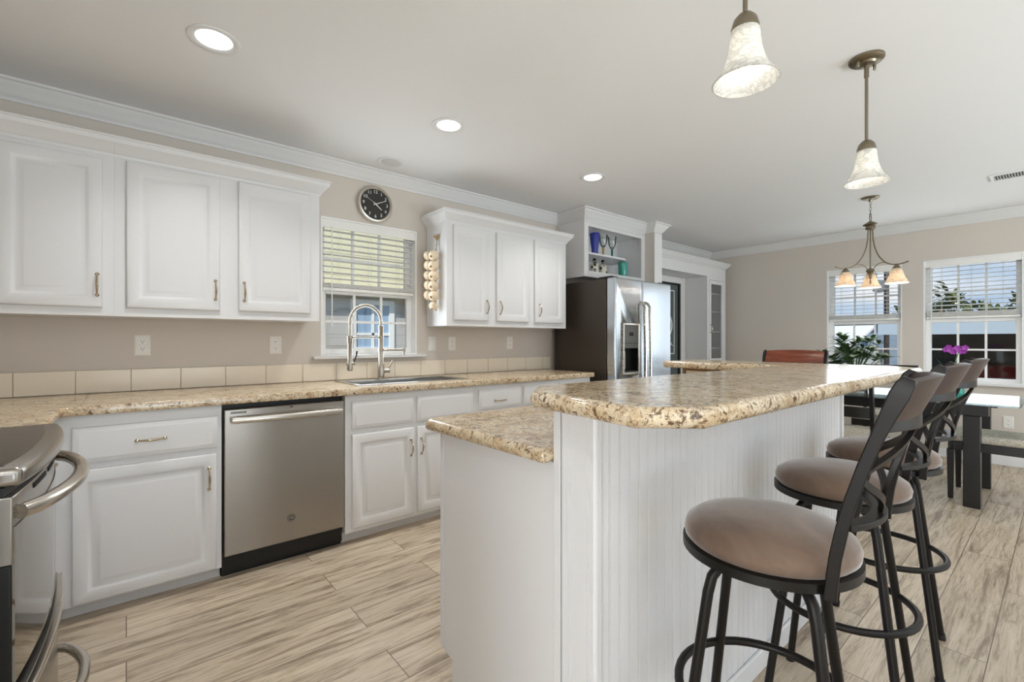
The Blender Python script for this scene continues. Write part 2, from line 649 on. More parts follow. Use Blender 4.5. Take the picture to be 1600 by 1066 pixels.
def drawer_mb(F, u0, u1, v0, v1, t=0.02):
    mb = MB()
    profile_rings(mb, F, u0, u1, v0, v1, [(0, 0.0005), (0, t - 0.009), (0.004, t - 0.006), (0.012, t - 0.005), (0.020, t), (0.024, t)])
    return mb

def pull_mb(F, u, v, n, ln=0.10, horiz=False):
    mb = MB()
    pts, rad = [], []
    K = 14
    for i in range(K + 1):
        t = i / K
        s_ = (t - 0.5) * ln
        h = 0.006 + 0.022 * math.sin(PI * t) ** 0.75
        pts.append(F(u + s_, v, n + h) if horiz else F(u, v + s_, n + h))
        rad.append(0.0036 + 0.0022 * math.sin(PI * t) ** 2)
    mb.tube(pts, rad, 8)
    for sg in (-0.5, 0.5):
        c = F(u + sg * ln, v, n) if horiz else F(u, v + sg * ln, n)
        ax = Vector(F(0, 0, 1)) - Vector(F(0, 0, 0))
        mb.lathe([(0.0085, 0), (0.0085, 0.003), (0.006, 0.006), (0.0062, 0.010), (0.003, 0.013)], c, 12, ax)
    return mb

def sweep_plan(mb, path, prof, closed=False):
    """mitred moulding: path in plan (x, y); prof = (outward to the right of travel, z)"""
    P = [Vector((x, y)) for x, y in path]
    n = len(P)
    rs = []
    for i in range(n):
        a = P[i] - P[i - 1] if (i > 0 or closed) else P[1] - P[0]
        b = P[(i + 1) % n] - P[i] if (i < n - 1 or closed) else P[-1] - P[-2]
        a, b = a.normalized(), b.normalized()
        na, nb = Vector((a.y, -a.x)), Vector((b.y, -b.x))
        mvec = (na + nb)
        mvec = mvec / max(0.2, (1 + na.dot(nb)))
        rs.append([(P[i].x + mvec.x * o_, P[i].y + mvec.y * o_, z) for o_, z in prof])
    mb.rings(rs, closed)
    return mb

def text_into(mb, s, F, u, v, n, size, align='CENTER', depth=0.0006):
    cu = bpy.data.curves.new('txt', 'FONT')
    cu.body = s
    cu.size = size
    cu.align_x = align
    cu.align_y = 'CENTER'
    cu.resolution_u = 3
    to = bpy.data.objects.new('txt', cu)
    COL.objects.link(to)
    dg = bpy.context.evaluated_depsgraph_get()
    me = bpy.data.meshes.new_from_object(to.evaluated_get(dg))
    bpy.data.objects.remove(to)
    vs = [mb.bm.verts.new(F(u + w.co.x, v + w.co.y, n)) for w in me.vertices]
    for p in me.polygons:
        try:
            mb.bm.faces.new([vs[i] for i in p.vertices])
        except ValueError:
            pass
    bpy.data.meshes.remove(me)

def disc_pts(cx, cy, r, n=24):
    return [(cx + r * math.cos(2 * PI * i / n), cy + r * math.sin(2 * PI * i / n)) for i in range(n)]

def bez(p0, p1, p2, p3, n=10):
    p0, p1, p2, p3 = map(Vector, (p0, p1, p2, p3))
    return [p0 * (1 - t) ** 3 + p1 * 3 * t * (1 - t) ** 2 + p2 * 3 * t * t * (1 - t) + p3 * t ** 3 for t in [i / n for i in range(n + 1)]]

# ------------------------------------------------------------------ the room
YA, XB, XN, ZC = 3.29, 6.45, -0.87, 2.45
YN = 0.42                       # free end of the wall behind the range
structure(build('floor', MB().box(XL - 0.1, XB + 0.1, WR - 0.1, YA + 0.1, -0.05, 0), 'floor'))
structure(build('ceiling', MB().box(XL - 0.1, XB + 0.1, WR - 0.1, YA + 0.1, ZC, ZC + 0.1), 'ceil'))

def wall_with_holes(name, F, u0, u1, holes, thick=0.14, m='wall'):
    mb = MB()
    us = sorted(holes)
    cur = u0
    for a, b, z0, z1 in us:
        mb.fbox(F, cur, a, 0, ZC, -thick, 0)
        if z0 > 0:
            mb.fbox(F, a, b, 0, z0, -thick, 0)
        mb.fbox(F, a, b, z1, ZC, -thick, 0)
        cur = b
    mb.fbox(F, cur, u1, 0, ZC, -thick, 0)
    return structure(build(name, mb, m, smooth=False))

W1 = (1.03, 1.765, 1.085, 2.055)
WIN_B = [(-1.835, -1.135, 0.775, 2.03), (-0.96, -0.25, 0.775, 2.03)]
DOOR_A = (4.66, 5.66, 0.0, 1.95)
wall_with_holes('wall_left', FA(YA), XL - 0.1, XB + 0.1, [W1, DOOR_A])
wall_with_holes('wall_far', FB(XB), -YA, -WR, WIN_B)
FN = frame((XN, 0, 0), (0, 1, 0), (1, 0, 0))
wall_with_holes('wall_near', FN, YN, YA, [], 0.12)
FLV = frame((XL, 0, 0), (0, 1, 0), (1, 0, 0))
wall_with_holes('wall_living', FLV, WR, YA, [(a, b, 0.55, 2.15) for a, b in LIVING])
FR = frame((0, WR, 0), (-1, 0, 0), (0, 1, 0))
wall_with_holes('wall_right', FR, -XB - 0.1, -XL + 0.1, [(-b, -a, 0.05, 2.15) for a, b in SLIDERS])
structure(build('wall_stub', MB().box(4.335, 4.47, 2.825, YA, 0, ZC), 'wall'))

structure(build('trim_7', MB().box(4.334, 4.471, 2.812, 2.8245, 0, ZC - 0.10), 'trim', bevel=0.002))
# crown moulding
CROWN = [(0, -0.092), (0.010, -0.092), (0.014, -0.080), (0.020, -0.076), (0.030, -0.062), (0.052, -0.034), (0.060, -0.026), (0.066, -0.016), (0.078, -0.012), (0.078, 0.0), (0, 0.0)]
def crown_at(name, path, top=ZC, k=1.0, m='trim', parent=None):
    mb = sweep_plan(MB(), path, [(o_ * k, top - 0.001 + z * k) for o_, z in CROWN])
    o = build(name, mb, m, parent)
    return o
structure(crown_at('trim_1', [(XN, YA), (3.335, YA)]))
structure(crown_at('trim_2', [(4.47, YA), (XB, YA), (XB, WR)]))
structure(crown_at('trim_3', [(4.335, 2.95), (4.335, 2.825), (4.47, 2.825), (4.47, YA)], k=1.0))
structure(build('baseboard_far', MB().box(XB - 0.014, XB, WR, YA, 0, 0.09), 'trim', bevel=0.004))
structure(build('baseboard_right', MB().box(1.8, 2.65, WR, WR + 0.014, 0, 0.09), 'trim', bevel=0.004))

# ------------------------------------------------------------------ windows
def window_unit(name, F, u0, u1, z0, z1, zm, sill=True, cols=3, rows=2, lab=None):
    r = sroot(name, F((u0 + u1) / 2, z0, 0), lab)
    mb = MB()                                          # liner and outer frame
    t = 0.012
    mb.fbox(F, u0, u0 + t, z0, z1, -0.139, -0.001)
    mb.fbox(F, u1 - t, u1, z0, z1, -0.139, -0.001)
    mb.fbox(F, u0 + t, u1 - t, z1 - t, z1, -0.139, -0.001)
    mb.fbox(F, u0 + t, u1 - t, z0, z0 + t, -0.139, -0.001)
    build('window_frame', mb, 'vinyl', r)
    for nm, a, b, n0 in (('upper_sash', zm - 0.018, z1 - t, -0.125), ('lower_sash', z0 + t, zm + 0.018, -0.095)):
        mb = MB()
        w = 0.042
        ua, ub = u0 + t, u1 - t
        mb.fbox(F, ua, ua + w, a, b, n0, n0 + 0.03)
        mb.fbox(F, ub - w, ub, a, b, n0, n0 + 0.03)
        mb.fbox(F, ua + w, ub - w, a, a + w * 0.85, n0, n0 + 0.03)
        mb.fbox(F, ua + w, ub - w, b - w * 0.85, b, n0, n0 + 0.03)
        s = build(nm, mb, 'vinyl', r, bevel=0.003)
        mb = MB()
        A, B, C, D = ua + w, ub - w, a + w * 0.85, b - w * 0.85
        for i in range(1, cols):
            u = A + (B - A) * i / cols
            mb.fbox(F, u - 0.009, u + 0.009, C, D, n0 + 0.006, n0 + 0.020)
        for i in range(1, rows):
            v = C + (D - C) * i / rows
            mb.fbox(F, A, B, v - 0.009, v + 0.009, n0 + 0.0065, n0 + 0.0195)
        build('muntins', mb, 'vinyl', s)
        build('pane', MB().fbox(F, A, B, C, D, n0 + 0.011, n0 + 0.015), 'glass', s)
    if sill:
        build('window_sill', MB().fbox(F, u0 - 0.06, u1 + 0.06, z0 - 0.020, z0 + 0.002, -0.09, 0.05), 'trim', r, bevel=0.004)
    return r

window_unit('window_1', FA(YA), *W1, 1.545, lab='double-hung kitchen window with white grid over the sink')
window_unit('window_2', FB(XB), *WIN_B[0], 1.40, sill=False, lab='white grid dining window behind the leafy plant')
window_unit('window_3', FB(XB), *WIN_B[1], 1.40, sill=False, lab='white grid dining window behind the orchid')
for i, (uu, wn) in enumerate(((WIN_B[0], 4), (WIN_B[1], 5))):
    o = build('trim_%d' % wn, MB().fbox(FB(XB), uu[0] - 0.05, uu[1] + 0.05, uu[2] - 0.022, uu[2] + 0.001, -0.03, 0.045), 'trim', bevel=0.004)
    structure(o)
for i, (a, b) in enumerate(LIVING):
    r = sroot('window_%d' % (6 + i), (XL, (a + b) / 2, 0.55), 'living-room window behind the camera')
    mb = MB()
    for u in (a, (a + b) / 2 - 0.03, b - 0.06):
        mb.fbox(FLV, u, u + 0.06, 0.55, 2.15, -0.09, -0.03)
    mb.fbox(FLV, a + 0.06, b - 0.06, 0.55, 0.61, -0.089, -0.031)
    mb.fbox(FLV, a + 0.06, b - 0.06, 2.09, 2.15, -0.089, -0.031)
    build('window_frame', mb, 'vinyl', r)
for i, (a, b) in enumerate(SLIDERS):
    r = sroot('window_%d' % (4 + i), ((a + b) / 2, WR, 0), 'tall glazed opening behind the camera')
    mb = MB()
    for u in (-b, -(a + b) / 2 - 0.03, -a - 0.06):
        mb.fbox(FR, u, u + 0.06, 0.05, 2.15, -0.09, -0.03)
    mb.fbox(FR, -b + 0.06, -a - 0.06, 0.05, 0.13, -0.089, -0.031)
    mb.fbox(FR, -b + 0.06, -a - 0.06, 2.07, 2.15, -0.089, -0.031)
    build('window_frame', mb, 'vinyl', r)

def blind(label, F, u0, u1, ztop, zbot, n, pitch=0.042, tilt=0.05, val=0.062, wand_u=None, stack=6, grp=None):
    r = thing('window_blind', label, 'blind', F((u0 + u1) / 2, zbot, n), 0, grp)
    build('valance', MB().fbox(F, u0 - 0.003, u1 + 0.003, ztop - val, ztop, n + 0.030, n + 0.040), 'slat', r, bevel=0.003)
    build('headrail', MB().fbox(F, u0 + 0.004, u1 - 0.004, ztop - 0.045, ztop - 0.002, n - 0.025, n + 0.028), 'slat', r)
    mb = MB()
    z = ztop - val - 0.012
    zb = zbot + 0.022 + stack * 0.0052
    hw = 0.024
    zs = []
    while z > zb:
        zs.append(z)
        z -= pitch
    zs += [zbot + 0.026 + 0.0052 * i for i in range(stack)]
    for z in zs:
        k = tilt if z > zb else 0.0
        c = [(-hw, -k * hw), (hw, k * hw)]
        mb.quadbox([F(u0 + 0.008, z + c[0][1], n - hw), F(u1 - 0.008, z + c[0][1], n - hw), F(u1 - 0.008, z + c[1][1], n + hw), F(u0 + 0.008, z + c[1][1], n + hw),
                    F(u0 + 0.008, z + c[0][1] + 0.0028, n - hw), F(u1 - 0.008, z + c[0][1] + 0.0028, n - hw), F(u1 - 0.008, z + c[1][1] + 0.0028, n + hw), F(u0 + 0.008, z + c[1][1] + 0.0028, n + hw)])
    build('slats', mb, 'slat', r)
    build('bottom_rail', MB().fbox(F, u0 + 0.006, u1 - 0.006, zbot, zbot + 0.022, n - 0.025, n + 0.025), 'slat', r, bevel=0.003)
    mb = MB()
    w = u1 - u0
    for q in (0.18, 0.5, 0.82):
        for nn in (n - hw - 0.002, n + hw + 0.001):
            mb.fbox(F, u0 + w * q - 0.0012, u0 + w * q + 0.0012, zbot + 0.01, ztop - 0.04, nn, nn + 0.0015)
    build('ladder_cords', mb, 'cord', r)
    if wand_u:
        build('tilt_wand', MB().tube([F(wand_u, ztop - 0.05, n + 0.046), F(wand_u, zbot - 0.25, n + 0.046)], 0.004, 6), 'slat', r)
    return r
BL = 'window blinds'
blind('white slatted blind half drawn over the kitchen sink window', FA(YA), W1[0] + 0.014, W1[1] - 0.014, 2.043, 1.545, -0.045, wand_u=1.105, grp=BL)
blind('white slatted blind half drawn behind the three-shade chandelier', FB(XB), WIN_B[0][0] + 0.014, WIN_B[0][1] - 0.014, 2.018, 1.42, -0.045, pitch=0.043, tilt=0.02, stack=9, grp=BL)
blind('white slatted blind half drawn above the purple orchid', FB(XB), WIN_B[1][0] + 0.014, WIN_B[1][1] - 0.014, 2.018, 1.42, -0.045, pitch=0.043, tilt=-0.25, stack=9, wand_u=-0.9, grp=BL)

# dark door in the recess by the built-in cabinet
r = sroot('door_1', (5.16, YA, 0), 'dark slate door with a thin white border line')
FAy = FA(YA)
mb = MB()
mb.fbox(FAy, 4.66, 4.70, 0, 1.95, -0.12, 0.004)
mb.fbox(FAy, 5.625, 5.66, 0, 1.95, -0.12, 0.004)
mb.fbox(FAy, 4.70, 5.625, 1.93, 1.95, -0.12, 0.004)
build('door_frame', mb, 'dark', r)
d = build('door_panel', MB().fbox(FAy, 4.702, 5.623, 0.005, 1.928, -0.05, -0.010), 'doorgreen', r)
mb = MB()
a, b, c, e = 4.80, 5.535, 1.02, 1.855
mb.fbox(FAy, a, a + 0.012, c, e, -0.0098, -0.006)
mb.fbox(FAy, b - 0.012, b, c, e, -0.0098, -0.006)
mb.fbox(FAy, a + 0.012, b - 0.012, e - 0.012, e, -0.0098, -0.006)
mb.fbox(FAy, a + 0.012, b - 0.012, c, c + 0.012, -0.0098, -0.006)
build('border_line', mb, 'white', d)
mb = MB()
arc = [FAy(5.30 + 0.17 * math.sin(t * PI / 14), 1.13 + 0.52 * (1 - t / 14.0), -0.008) for t in range(0, 13)]
mb.tube(arc, [0.002 + 0.010 * math.sin(PI * i / 12.0) for i in range(13)], 6)
mb.tube([FAy(5.42, 1.13, -0.007), FAy(5.46, 1.17, -0.007)], 0.006, 6)
mb.tube([FAy(5.44, 1.15, -0.007), FAy(5.50, 1.13, -0.007)], 0.005, 6)
build('etched_curve', mb, 'white', d)  # white arc with two short strokes on the door panel
build('door_handle', MB().lathe([(0.025, 0), (0.025, 0.006), (0.010, 0.012), (0.010, 0.03), (0.024, 0.04), (0.024, 0.055), (0.004, 0.06)], FAy(4.76, 0.92, -0.01), 16, (0, -1, 0)), 'nickel', d)
mb = MB()
mb.fbox(FAy, 4.56, 4.66, 0, 2.03, 0.0, 0.018)
mb.fbox(FAy, 5.66, 5.76, 0, 2.03, 0.0, 0.018)
mb.fbox(FAy, 4.66, 5.66, 1.95, 2.03, 0.0, 0.018)
structure(build('trim_6', mb, 'trim', bevel=0.004))

# ------------------------------------------------------------------ kitchen base run
YF = 2.68                        # face of the base cabinets
FC = FA(YF)
def base_box(mb, x0, x1, y0=YF, y1=YA - 0.004):
    mb.box(x0, x1, y0, y1, 0.066, 0.8755)
    return mb

def add_door(parent, F, u0, u1, v0, v1, hu=None, hv=None, horiz=False, name='door', t=0.02, ln=0.10, fw=0.058):
    d = build(name, (drawer_mb if name in ('drawer', 'drawer_front') else door_mb)(F, u0, u1, v0, v1, t) if name != 'door' else door_mb(F, u0, u1, v0, v1, t, fw), 'cab', parent)
    if hu is not None:
        build('handle', pull_mb(F, hu, hv, t - 0.001, ln, horiz), 'pull', d)
    return d

r = thing('base_cabinet', 'white base cabinet with one drawer and one door, beside the dishwasher', 'cabinet', (0.07, YF, 0), group='base cabinets')
build('cabinet_body', base_box(MB(), -0.234, 0.363), 'cab', r, bevel=0.002)
build('toe_kick', MB().box(-0.234, 0.363, YF + 0.065, YF + 0.08, 0, 0.0655), 'cab', r)
add_door(r, FC, -0.175, 0.345, 0.668, 0.822, 0.087, 0.744, True, 'drawer')
add_door(r, FC, -0.175, 0.340, 0.075, 0.640, 0.308, 0.522)

r = thing('base_cabinet', 'white corner base cabinet with a narrow filler front behind the range', 'cabinet', (-0.53, 2.4, 0), group='base cabinets')
build('cabinet_body', MB().box(-0.86, -0.2345, 2.108, YA - 0.004, 0.066, 0.8755), 'cab', r, bevel=0.002)
build('toe_kick', MB().box(-0.32, -0.30, 2.108, 2.745, 0, 0.0655), 'cab', r)
FL = frame((-0.2345, 0, 0), (0, 1, 0), (1, 0, 0))
add_door(r, FL, 2.13, 2.58, 0.668, 0.822, 2.33, 0.744, True, 'drawer', 0.014)
add_door(r, FL, 2.13, 2.58, 0.075, 0.640, None, None, t=0.014)

r = thing('base_cabinet', 'white sink base cabinet with two false drawer fronts over two doors', 'cabinet', (1.44, YF, 0), group='base cabinets')
build('cabinet_body', MB().box(0.974, 1.9055, YF, YF + 0.03, 0.066, 0.8755).box(0.974, 0.99, YF + 0.03, YA - 0.004, 0.066, 0.8755)
      .box(1.89, 1.9055, YF + 0.03, YA - 0.004, 0.066, 0.8755).box(0.99, 1.89, YF + 0.03, YA - 0.004, 0.066, 0.09), 'cab', r, bevel=0.002)
build('toe_kick', MB().box(0.974, 1.9055, YF + 0.065, YF + 0.08, 0, 0.0655), 'cab', r)
add_door(r, FC, 1.012, 1.409, 0.672, 0.835, name='drawer_front')
add_door(r, FC, 1.436, 1.868, 0.672, 0.835, name='drawer_front')
add_door(r, FC, 1.012, 1.409, 0.090, 0.640, 1.387, 0.516)
add_door(r, FC, 1.436, 1.868, 0.090, 0.640, 1.460, 0.516)

r = thing('base_cabinet', 'white base cabinet with a single drawer, next along from the sink cabinet', 'cabinet', (2.12, YF, 0), group='base cabinets')
build('cabinet_body', base_box(MB(), 1.906, 2.3345), 'cab', r, bevel=0.002)
build('toe_kick', MB().box(1.906, 2.3345, YF + 0.065, YF + 0.08, 0, 0.0655), 'cab', r)
add_door(r, FC, 1.922, 2.322, 0.698, 0.842, 2.11, 0.757, True, 'drawer')
add_door(r, FC, 1.922, 2.322, 0.090, 0.665, 1.97, 0.54)

r = thing('base_cabinet', 'white two-drawer base cabinet at the refrigerator end of the worktop', 'cabinet', (2.73, YF, 0), group='base cabinets')
build('cabinet_body', base_box(MB(), 2.335, 3.13), 'cab', r, bevel=0.002)
build('toe_kick', MB().box(2.335, 3.13, YF + 0.065, YF + 0.08, 0, 0.0655), 'cab', r)
for a, b in ((2.347, 2.725), (2.74, 3.115)):
    add_door(r, FC, a, b, 0.698, 0.842, (a + b) / 2, 0.757, True, 'drawer')
    add_door(r, FC, a, b, 0.090, 0.665, b - 0.04 if a < 2.5 else a + 0.04, 0.54)

# dishwasher
r = thing('dishwasher', 'stainless steel dishwasher with a bar handle under the worktop', 'dishwasher', (0.667, YF, 0))
build('tub', MB().box(0.369, 0.968, YF + 0.035, YA - 0.01, 0.02, 0.868), 'black', r)
mb = MB()
profile_rings(mb, FA(YF + 0.034), 0.372, 0.965, 0.118, 0.848, [(0, 0.0), (0, 0.046), (0.004, 0.050), (0.01, 0.050)])
d = build('door', mb, 'steel', r)
FD = FA(YF - 0.016)
mb = MB()
pts = [FD(0.400 + 0.545 * i / 16, 0.795 - 0.002 * i / 16, 0.026 + 0.016 * math.sin(PI * i / 16)) for i in range(17)]
mb.sweep(pts, [(0.007, 0.016), (0.010, 0.010), (0.010, -0.010), (0.007, -0.016), (-0.007, -0.016), (-0.010, -0.010), (-0.010, 0.010), (-0.007, 0.016)], up=(0, 0, 1))
for u in (0.412, 0.933):
    mb.fbox(FD, u - 0.012, u + 0.012, 0.782, 0.808, 0.0, 0.026)
build('handle', mb, 'steel_h', d, bevel=0.003)
build('vent_slot', MB().fbox(FD, 0.398, 0.468, 0.826, 0.829, 0.0, 0.002).fbox(FD, 0.398, 0.468, 0.832, 0.835, 0.0, 0.002), 'dark', d)
build('status_window', MB().fbox(FD, 0.672, 0.688, 0.835, 0.840, 0, 0.0012), 'dark', d)
mb = MB().lathe([(0.020, 0), (0.020, 0.0022), (0.0005, 0.0022)], FD(0.680, 0.242, 0), 28, (0, -1, 0))
bd = build('maker_badge', mb, mat('badge_grey', (74, 70, 65), 0.5, 0.0), d)
mb = MB()
mb.tube([FD(0.680 + 0.0165 * math.cos(t * PI / 12), 0.242 + 0.0165 * math.sin(t * PI / 12), 0.0025) for t in range(24)], 0.0007, 6, closed=True)
text_into(mb, 'GE', FD, 0.680, 0.242, 0.0028, 0.017)
build('badge_lettering', mb, 'silver', bd, smooth=False)
build('kick_plate', MB().box(0.369, 0.968, YF + 0.05, YF + 0.06, 0.0, 0.117), 'black', r)

# granite-pattern worktops
def slab(name, outline, z0, z1, label=None, cat='countertop', r_=0.016, parent=None, m='granite', hole=None, group=None):
    o = build(name, MB().prism(outline, z0, z1), m, parent)
    if hole:
        c = build('cutter', MB().box(*hole, z0 - 0.1, z1 + 0.1), m)
        md = o.modifiers.new('cut', 'BOOLEAN')
        md.object = c
        md.operation = 'DIFFERENCE'
        md.solver = 'EXACT'
        dg = bpy.context.evaluated_depsgraph_get()
        me = bpy.data.meshes.new_from_object(o.evaluated_get(dg))
        o.modifiers.clear()
        o.data = me
        bpy.data.objects.remove(c)
    b = o.modifiers.new('edge', 'BEVEL')
    b.width = r_
    b.segments = 5
    b.limit_method = 'ANGLE'
    b.angle_limit = math.radians(60)
    for p in o.data.polygons:
        p.use_smooth = True
    w = o.modifiers.new('wn', 'WEIGHTED_NORMAL')
    w.keep_sharp = True
    if label:
        tag(o, label, cat, group)
    return o
BASIN = (1.125, 1.875, 2.815, 3.105)
ct = slab('countertop', [(-0.86, 2.108), (-0.205, 2.108), (-0.205, 2.605), (-0.165, 2.65), (3.165, 2.65), (3.165, 3.287), (-0.86, 3.287)],
          0.876, 0.914, 'long tan granite-pattern countertop along the window wall with the sink cut into it', hole=BASIN, group='granite-pattern tops')
build('joint_seam', MB().box(-0.151, -0.149, 2.666, 3.279, 0.9135, 0.9143), mat('seam_dark', (96, 74, 52), 0.6), ct)
slab('countertop', [(-0.86, 0.55), (-0.205, 0.55), (-0.205, 1.335), (-0.86, 1.335)], 0.876, 0.914,
     'short tan countertop on the camera side of the range', group='granite-pattern tops')
r = thing('base_cabinet', 'white base cabinet on the camera side of the range', 'cabinet', (-0.53, 0.92, 0), group='base cabinets')
build('cabinet_body', MB().box(-0.86, -0.2345, 0.56, 1.333, 0.066, 0.8755), 'cab', r, bevel=0.002)
build('toe_kick', MB().box(-0.32, -0.30, 0.56, 1.333, 0, 0.0655), 'cab', r)
add_door(r, FL, 0.58, 1.27, 0.668, 0.822, 0.93, 0.744, True, 'drawer')
add_door(r, FL, 0.58, 1.27, 0.075, 0.640, 1.22, 0.522)

# tile splash
r = tag(build('tile_backsplash', MB().box(-0.865, 3.24, YA - 0.006, YA - 0.001, 0.915, 1.036), 'grout'),
        'single row of cream wall tiles above the long countertop', 'backsplash')
mb = MB()
x = -0.424 - 0.222 * 2
while x < 3.23:
    mb.box(max(x + 0.0015, -0.865), min(x + 0.2205, 3.235), YA - 0.011, YA - 0.0055, 0.9165, 1.0345)
    x += 0.222
build('tiles', mb, 'tile', r, bevel=0.0015)

# sink
r = thing('kitchen_sink', 'drop-in stainless steel sink under the window', 'sink', (1.5, 2.96, 0.914))
mb = MB()
x0, x1, y0, y1 = BASIN
o_ = 0.045
rs = []
def rr_(ex, z, back=0.0):
    return [(x0 - ex, y0 - ex, z), (x1 + ex, y0 - ex, z), (x1 + ex, y1 + ex + back, z), (x0 - ex, y1 + ex + back, z)]
mb.rings([rr_(0.035, 0.9145, 0.05), rr_(0.035, 0.918, 0.05), rr_(0.03, 0.9195, 0.05), rr_(0.004, 0.9185), rr_(-0.003, 0.914), rr_(-0.006, 0.74), rr_(-0.02, 0.725), rr_(-0.2 if False else -0.06, 0.722)], False, False)
mb.bm.faces.new([mb.bm.verts.new(p) for p in rr_(-0.06, 0.722)])
bmesh.ops.remove_doubles(mb.bm, verts=mb.bm.verts, dist=1e-5)
build('basin', mb, 'sinkm', r)
build('drain', MB().lathe([(0.045, 0.7225), (0.045, 0.725), (0.035, 0.7262), (0.004, 0.7245)], (1.5, 2.96, 0), 20), 'chrome', r)

# spring pull-down faucet
r = thing('kitchen_faucet', 'brushed nickel spring faucet standing behind the sink', 'faucet', (1.41, 3.165, 0.918))
fx, fy = 1.41, 3.165
build('base_column', MB().lathe([(0.030, 0.918), (0.030, 0.924), (0.024, 0.928), (0.024, 1.02), (0.017, 1.03), (0.016, 1.27), (0.019, 1.275), (0.019, 1.30), (0.010, 1.305)], (fx, fy, 0), 20), 'nickel', r)
arch = [(fx, fy, 1.30), (fx, fy, 1.32)] + [(fx - 0.115 + 0.115 * math.cos(PI * t / 16), fy - 0.02 * t / 16, 1.325 + 0.115 * math.sin(PI * t / 16)) for t in range(17)] + [(fx - 0.232, fy - 0.022, 1.28), (fx - 0.233, fy - 0.022, 1.16)]
hose = build('hose', MB().tube(arch, 0.008, 10), 'nickel', r)
mb = MB()
def along(pts, s):
    d = 0
    for a, b in zip(pts, pts[1:]):
        a, b = Vector(a), Vector(b)
        l_ = (b - a).length
        if d + l_ >= s:
            return a + (b - a) * ((s - d) / l_), (b - a).normalized()
        d += l_
    return Vector(pts[-1]), (Vector(pts[-1]) - Vector(pts[-2])).normalized()
total = sum((Vector(b) - Vector(a)).length for a, b in zip(arch, arch[1:]))
hel = []
turns = 27
K = turns * 10
for i in range(K + 1):
    p, t_ = along(arch, 0.01 + (total - 0.14) * i / K)
    s_ = Vector((0, 1, 0)) - t_ * t_.y
    s_.normalize()
    u_ = t_.cross(s_)
    a_ = 2 * PI * i / 10
    hel.append(p + s_ * (0.0115 * math.cos(a_)) + u_ * (0.0115 * math.sin(a_)))
mb.tube(hel, 0.0022, 6)
build('spring', mb, 'nickel', r)
build('spray_head', MB().lathe([(0.012, 0.985), (0.019, 0.99), (0.019, 1.01), (0.014, 1.03), (0.014, 1.17), (0.017, 1.18), (0.017, 1.20), (0.009, 1.21)], (fx - 0.233, fy - 0.022, 0), 16)
      .tube([(fx - 0.20, fy - 0.03, 1.035), (fx - 0.255, fy - 0.02, 1.035)], 0.012, 10), 'nickel', r)
build('spray_lever', MB().tube([(fx - 0.214, fy - 0.03, 1.03), (fx - 0.195, fy - 0.04, 1.09), (fx - 0.192, fy - 0.04, 1.12)], [0.004, 0.004, 0.007], 8), 'black', r)
build('docking_arm', MB().tube([(fx - 0.008, fy, 1.215), (fx - 0.222, fy - 0.022, 1.215)], 0.006, 8)
      .lathe([(0.020, 1.205), (0.020, 1.225)], (fx, fy, 0), 14).lathe([(0.019, 1.205), (0.019, 1.225)], (fx - 0.233, fy - 0.022, 0), 14), 'nickel', r)
build('side_spout', MB().tube([(fx + 0.01, fy, 1.125), (fx + 0.15, fy - 0.03, 1.125), (fx + 0.165, fy - 0.032, 1.12), (fx + 0.166, fy - 0.032, 1.085)], 0.0085, 10)
      .lathe([(0.012, 1.11), (0.012, 1.14)], (fx + 0.166, fy - 0.032, 0), 12).lathe([(0.020, 1.112), (0.020, 1.138)], (fx, fy, 0), 14), 'nickel', r)
build('handle', MB().tube([(fx + 0.015, fy, 0.975), (fx + 0.062, fy - 0.01, 0.975)], 0.017, 14).tube([(fx + 0.05, fy - 0.008, 0.985), (fx + 0.085, fy - 0.015, 1.05)], [0.006, 0.004], 8), 'nickel', r)

# ------------------------------------------------------------------ upper cabinets
YU = 2.985
FU = FA(YU)
def upper_crown(parent, path):
    prof = [(0, 2.115), (0.004, 2.112), (0.008, 2.125), (0.013, 2.128), (0.018, 2.138), (0.046, 2.172), (0.052, 2.178), (0.055, 2.200), (0.060, 2.204), (0.060, 2.212), (-0.02, 2.212), (-0.02, 2.115)]
    prof = [(a * 0.92, 2.092 + (z - 2.112) * 0.88) for a, z in prof]
    build('crown_moulding', sweep_plan(MB(), path, prof), 'cab', parent)
r = thing('wall_cabinet', 'white wall cabinet with a single door, nearest the range corner', 'cabinet', (-0.45, YU, 1.31), group='wall cabinets')
build('cabinet_body', MB().box(-0.862, -0.0447, YU, YA - 0.004, 1.312, 2.14), 'cab', r, bevel=0.0005)
add_door(r, FU, -0.44, -0.088, 1.352, 2.068, -0.107, 1.46)
upper_crown(r, [(-0.0445, YU), (-0.862, YU)][::-1])
r = thing('wall_cabinet', 'white two-door wall cabinet between the range corner and the sink window', 'cabinet', (0.44, YU, 1.31), group='wall cabinets')
build('cabinet_body', MB().box(-0.0445, 0.925, YU, YA - 0.004, 1.312, 2.14), 'cab', r, bevel=0.0005)
add_door(r, FU, 0.000, 0.395, 1.355, 2.080, 0.373, 1.467)
add_door(r, FU, 0.483, 0.868, 1.358, 2.085, 0.511, 1.467)
upper_crown(r, [(-0.0440, YU), (0.925, YU), (0.925, YA - 0.004)])
r = thing('wall_cabinet', 'white three-door wall cabinet beside the refrigerator with garlic on its end', 'cabinet', (2.5, YU, 1.31), group='wall cabinets')
build('cabinet_body', MB().box(1.85, 3.145, YU, YA - 0.004, 1.305, 2.14), 'cab', r, bevel=0.002)
add_door(r, FU, 1.905, 2.235, 1.350, 2.075, 2.215, 1.462)
add_door(r, FU, 2.318, 2.675, 1.350, 2.075, 2.350, 1.462)
add_door(r, FU, 2.738, 3.098, 1.350, 2.075, 2.790, 1.462)
upper_crown(r, [(1.85, YA - 0.004), (1.85, YU), (3.145, YU), (3.145, YA - 0.004)])

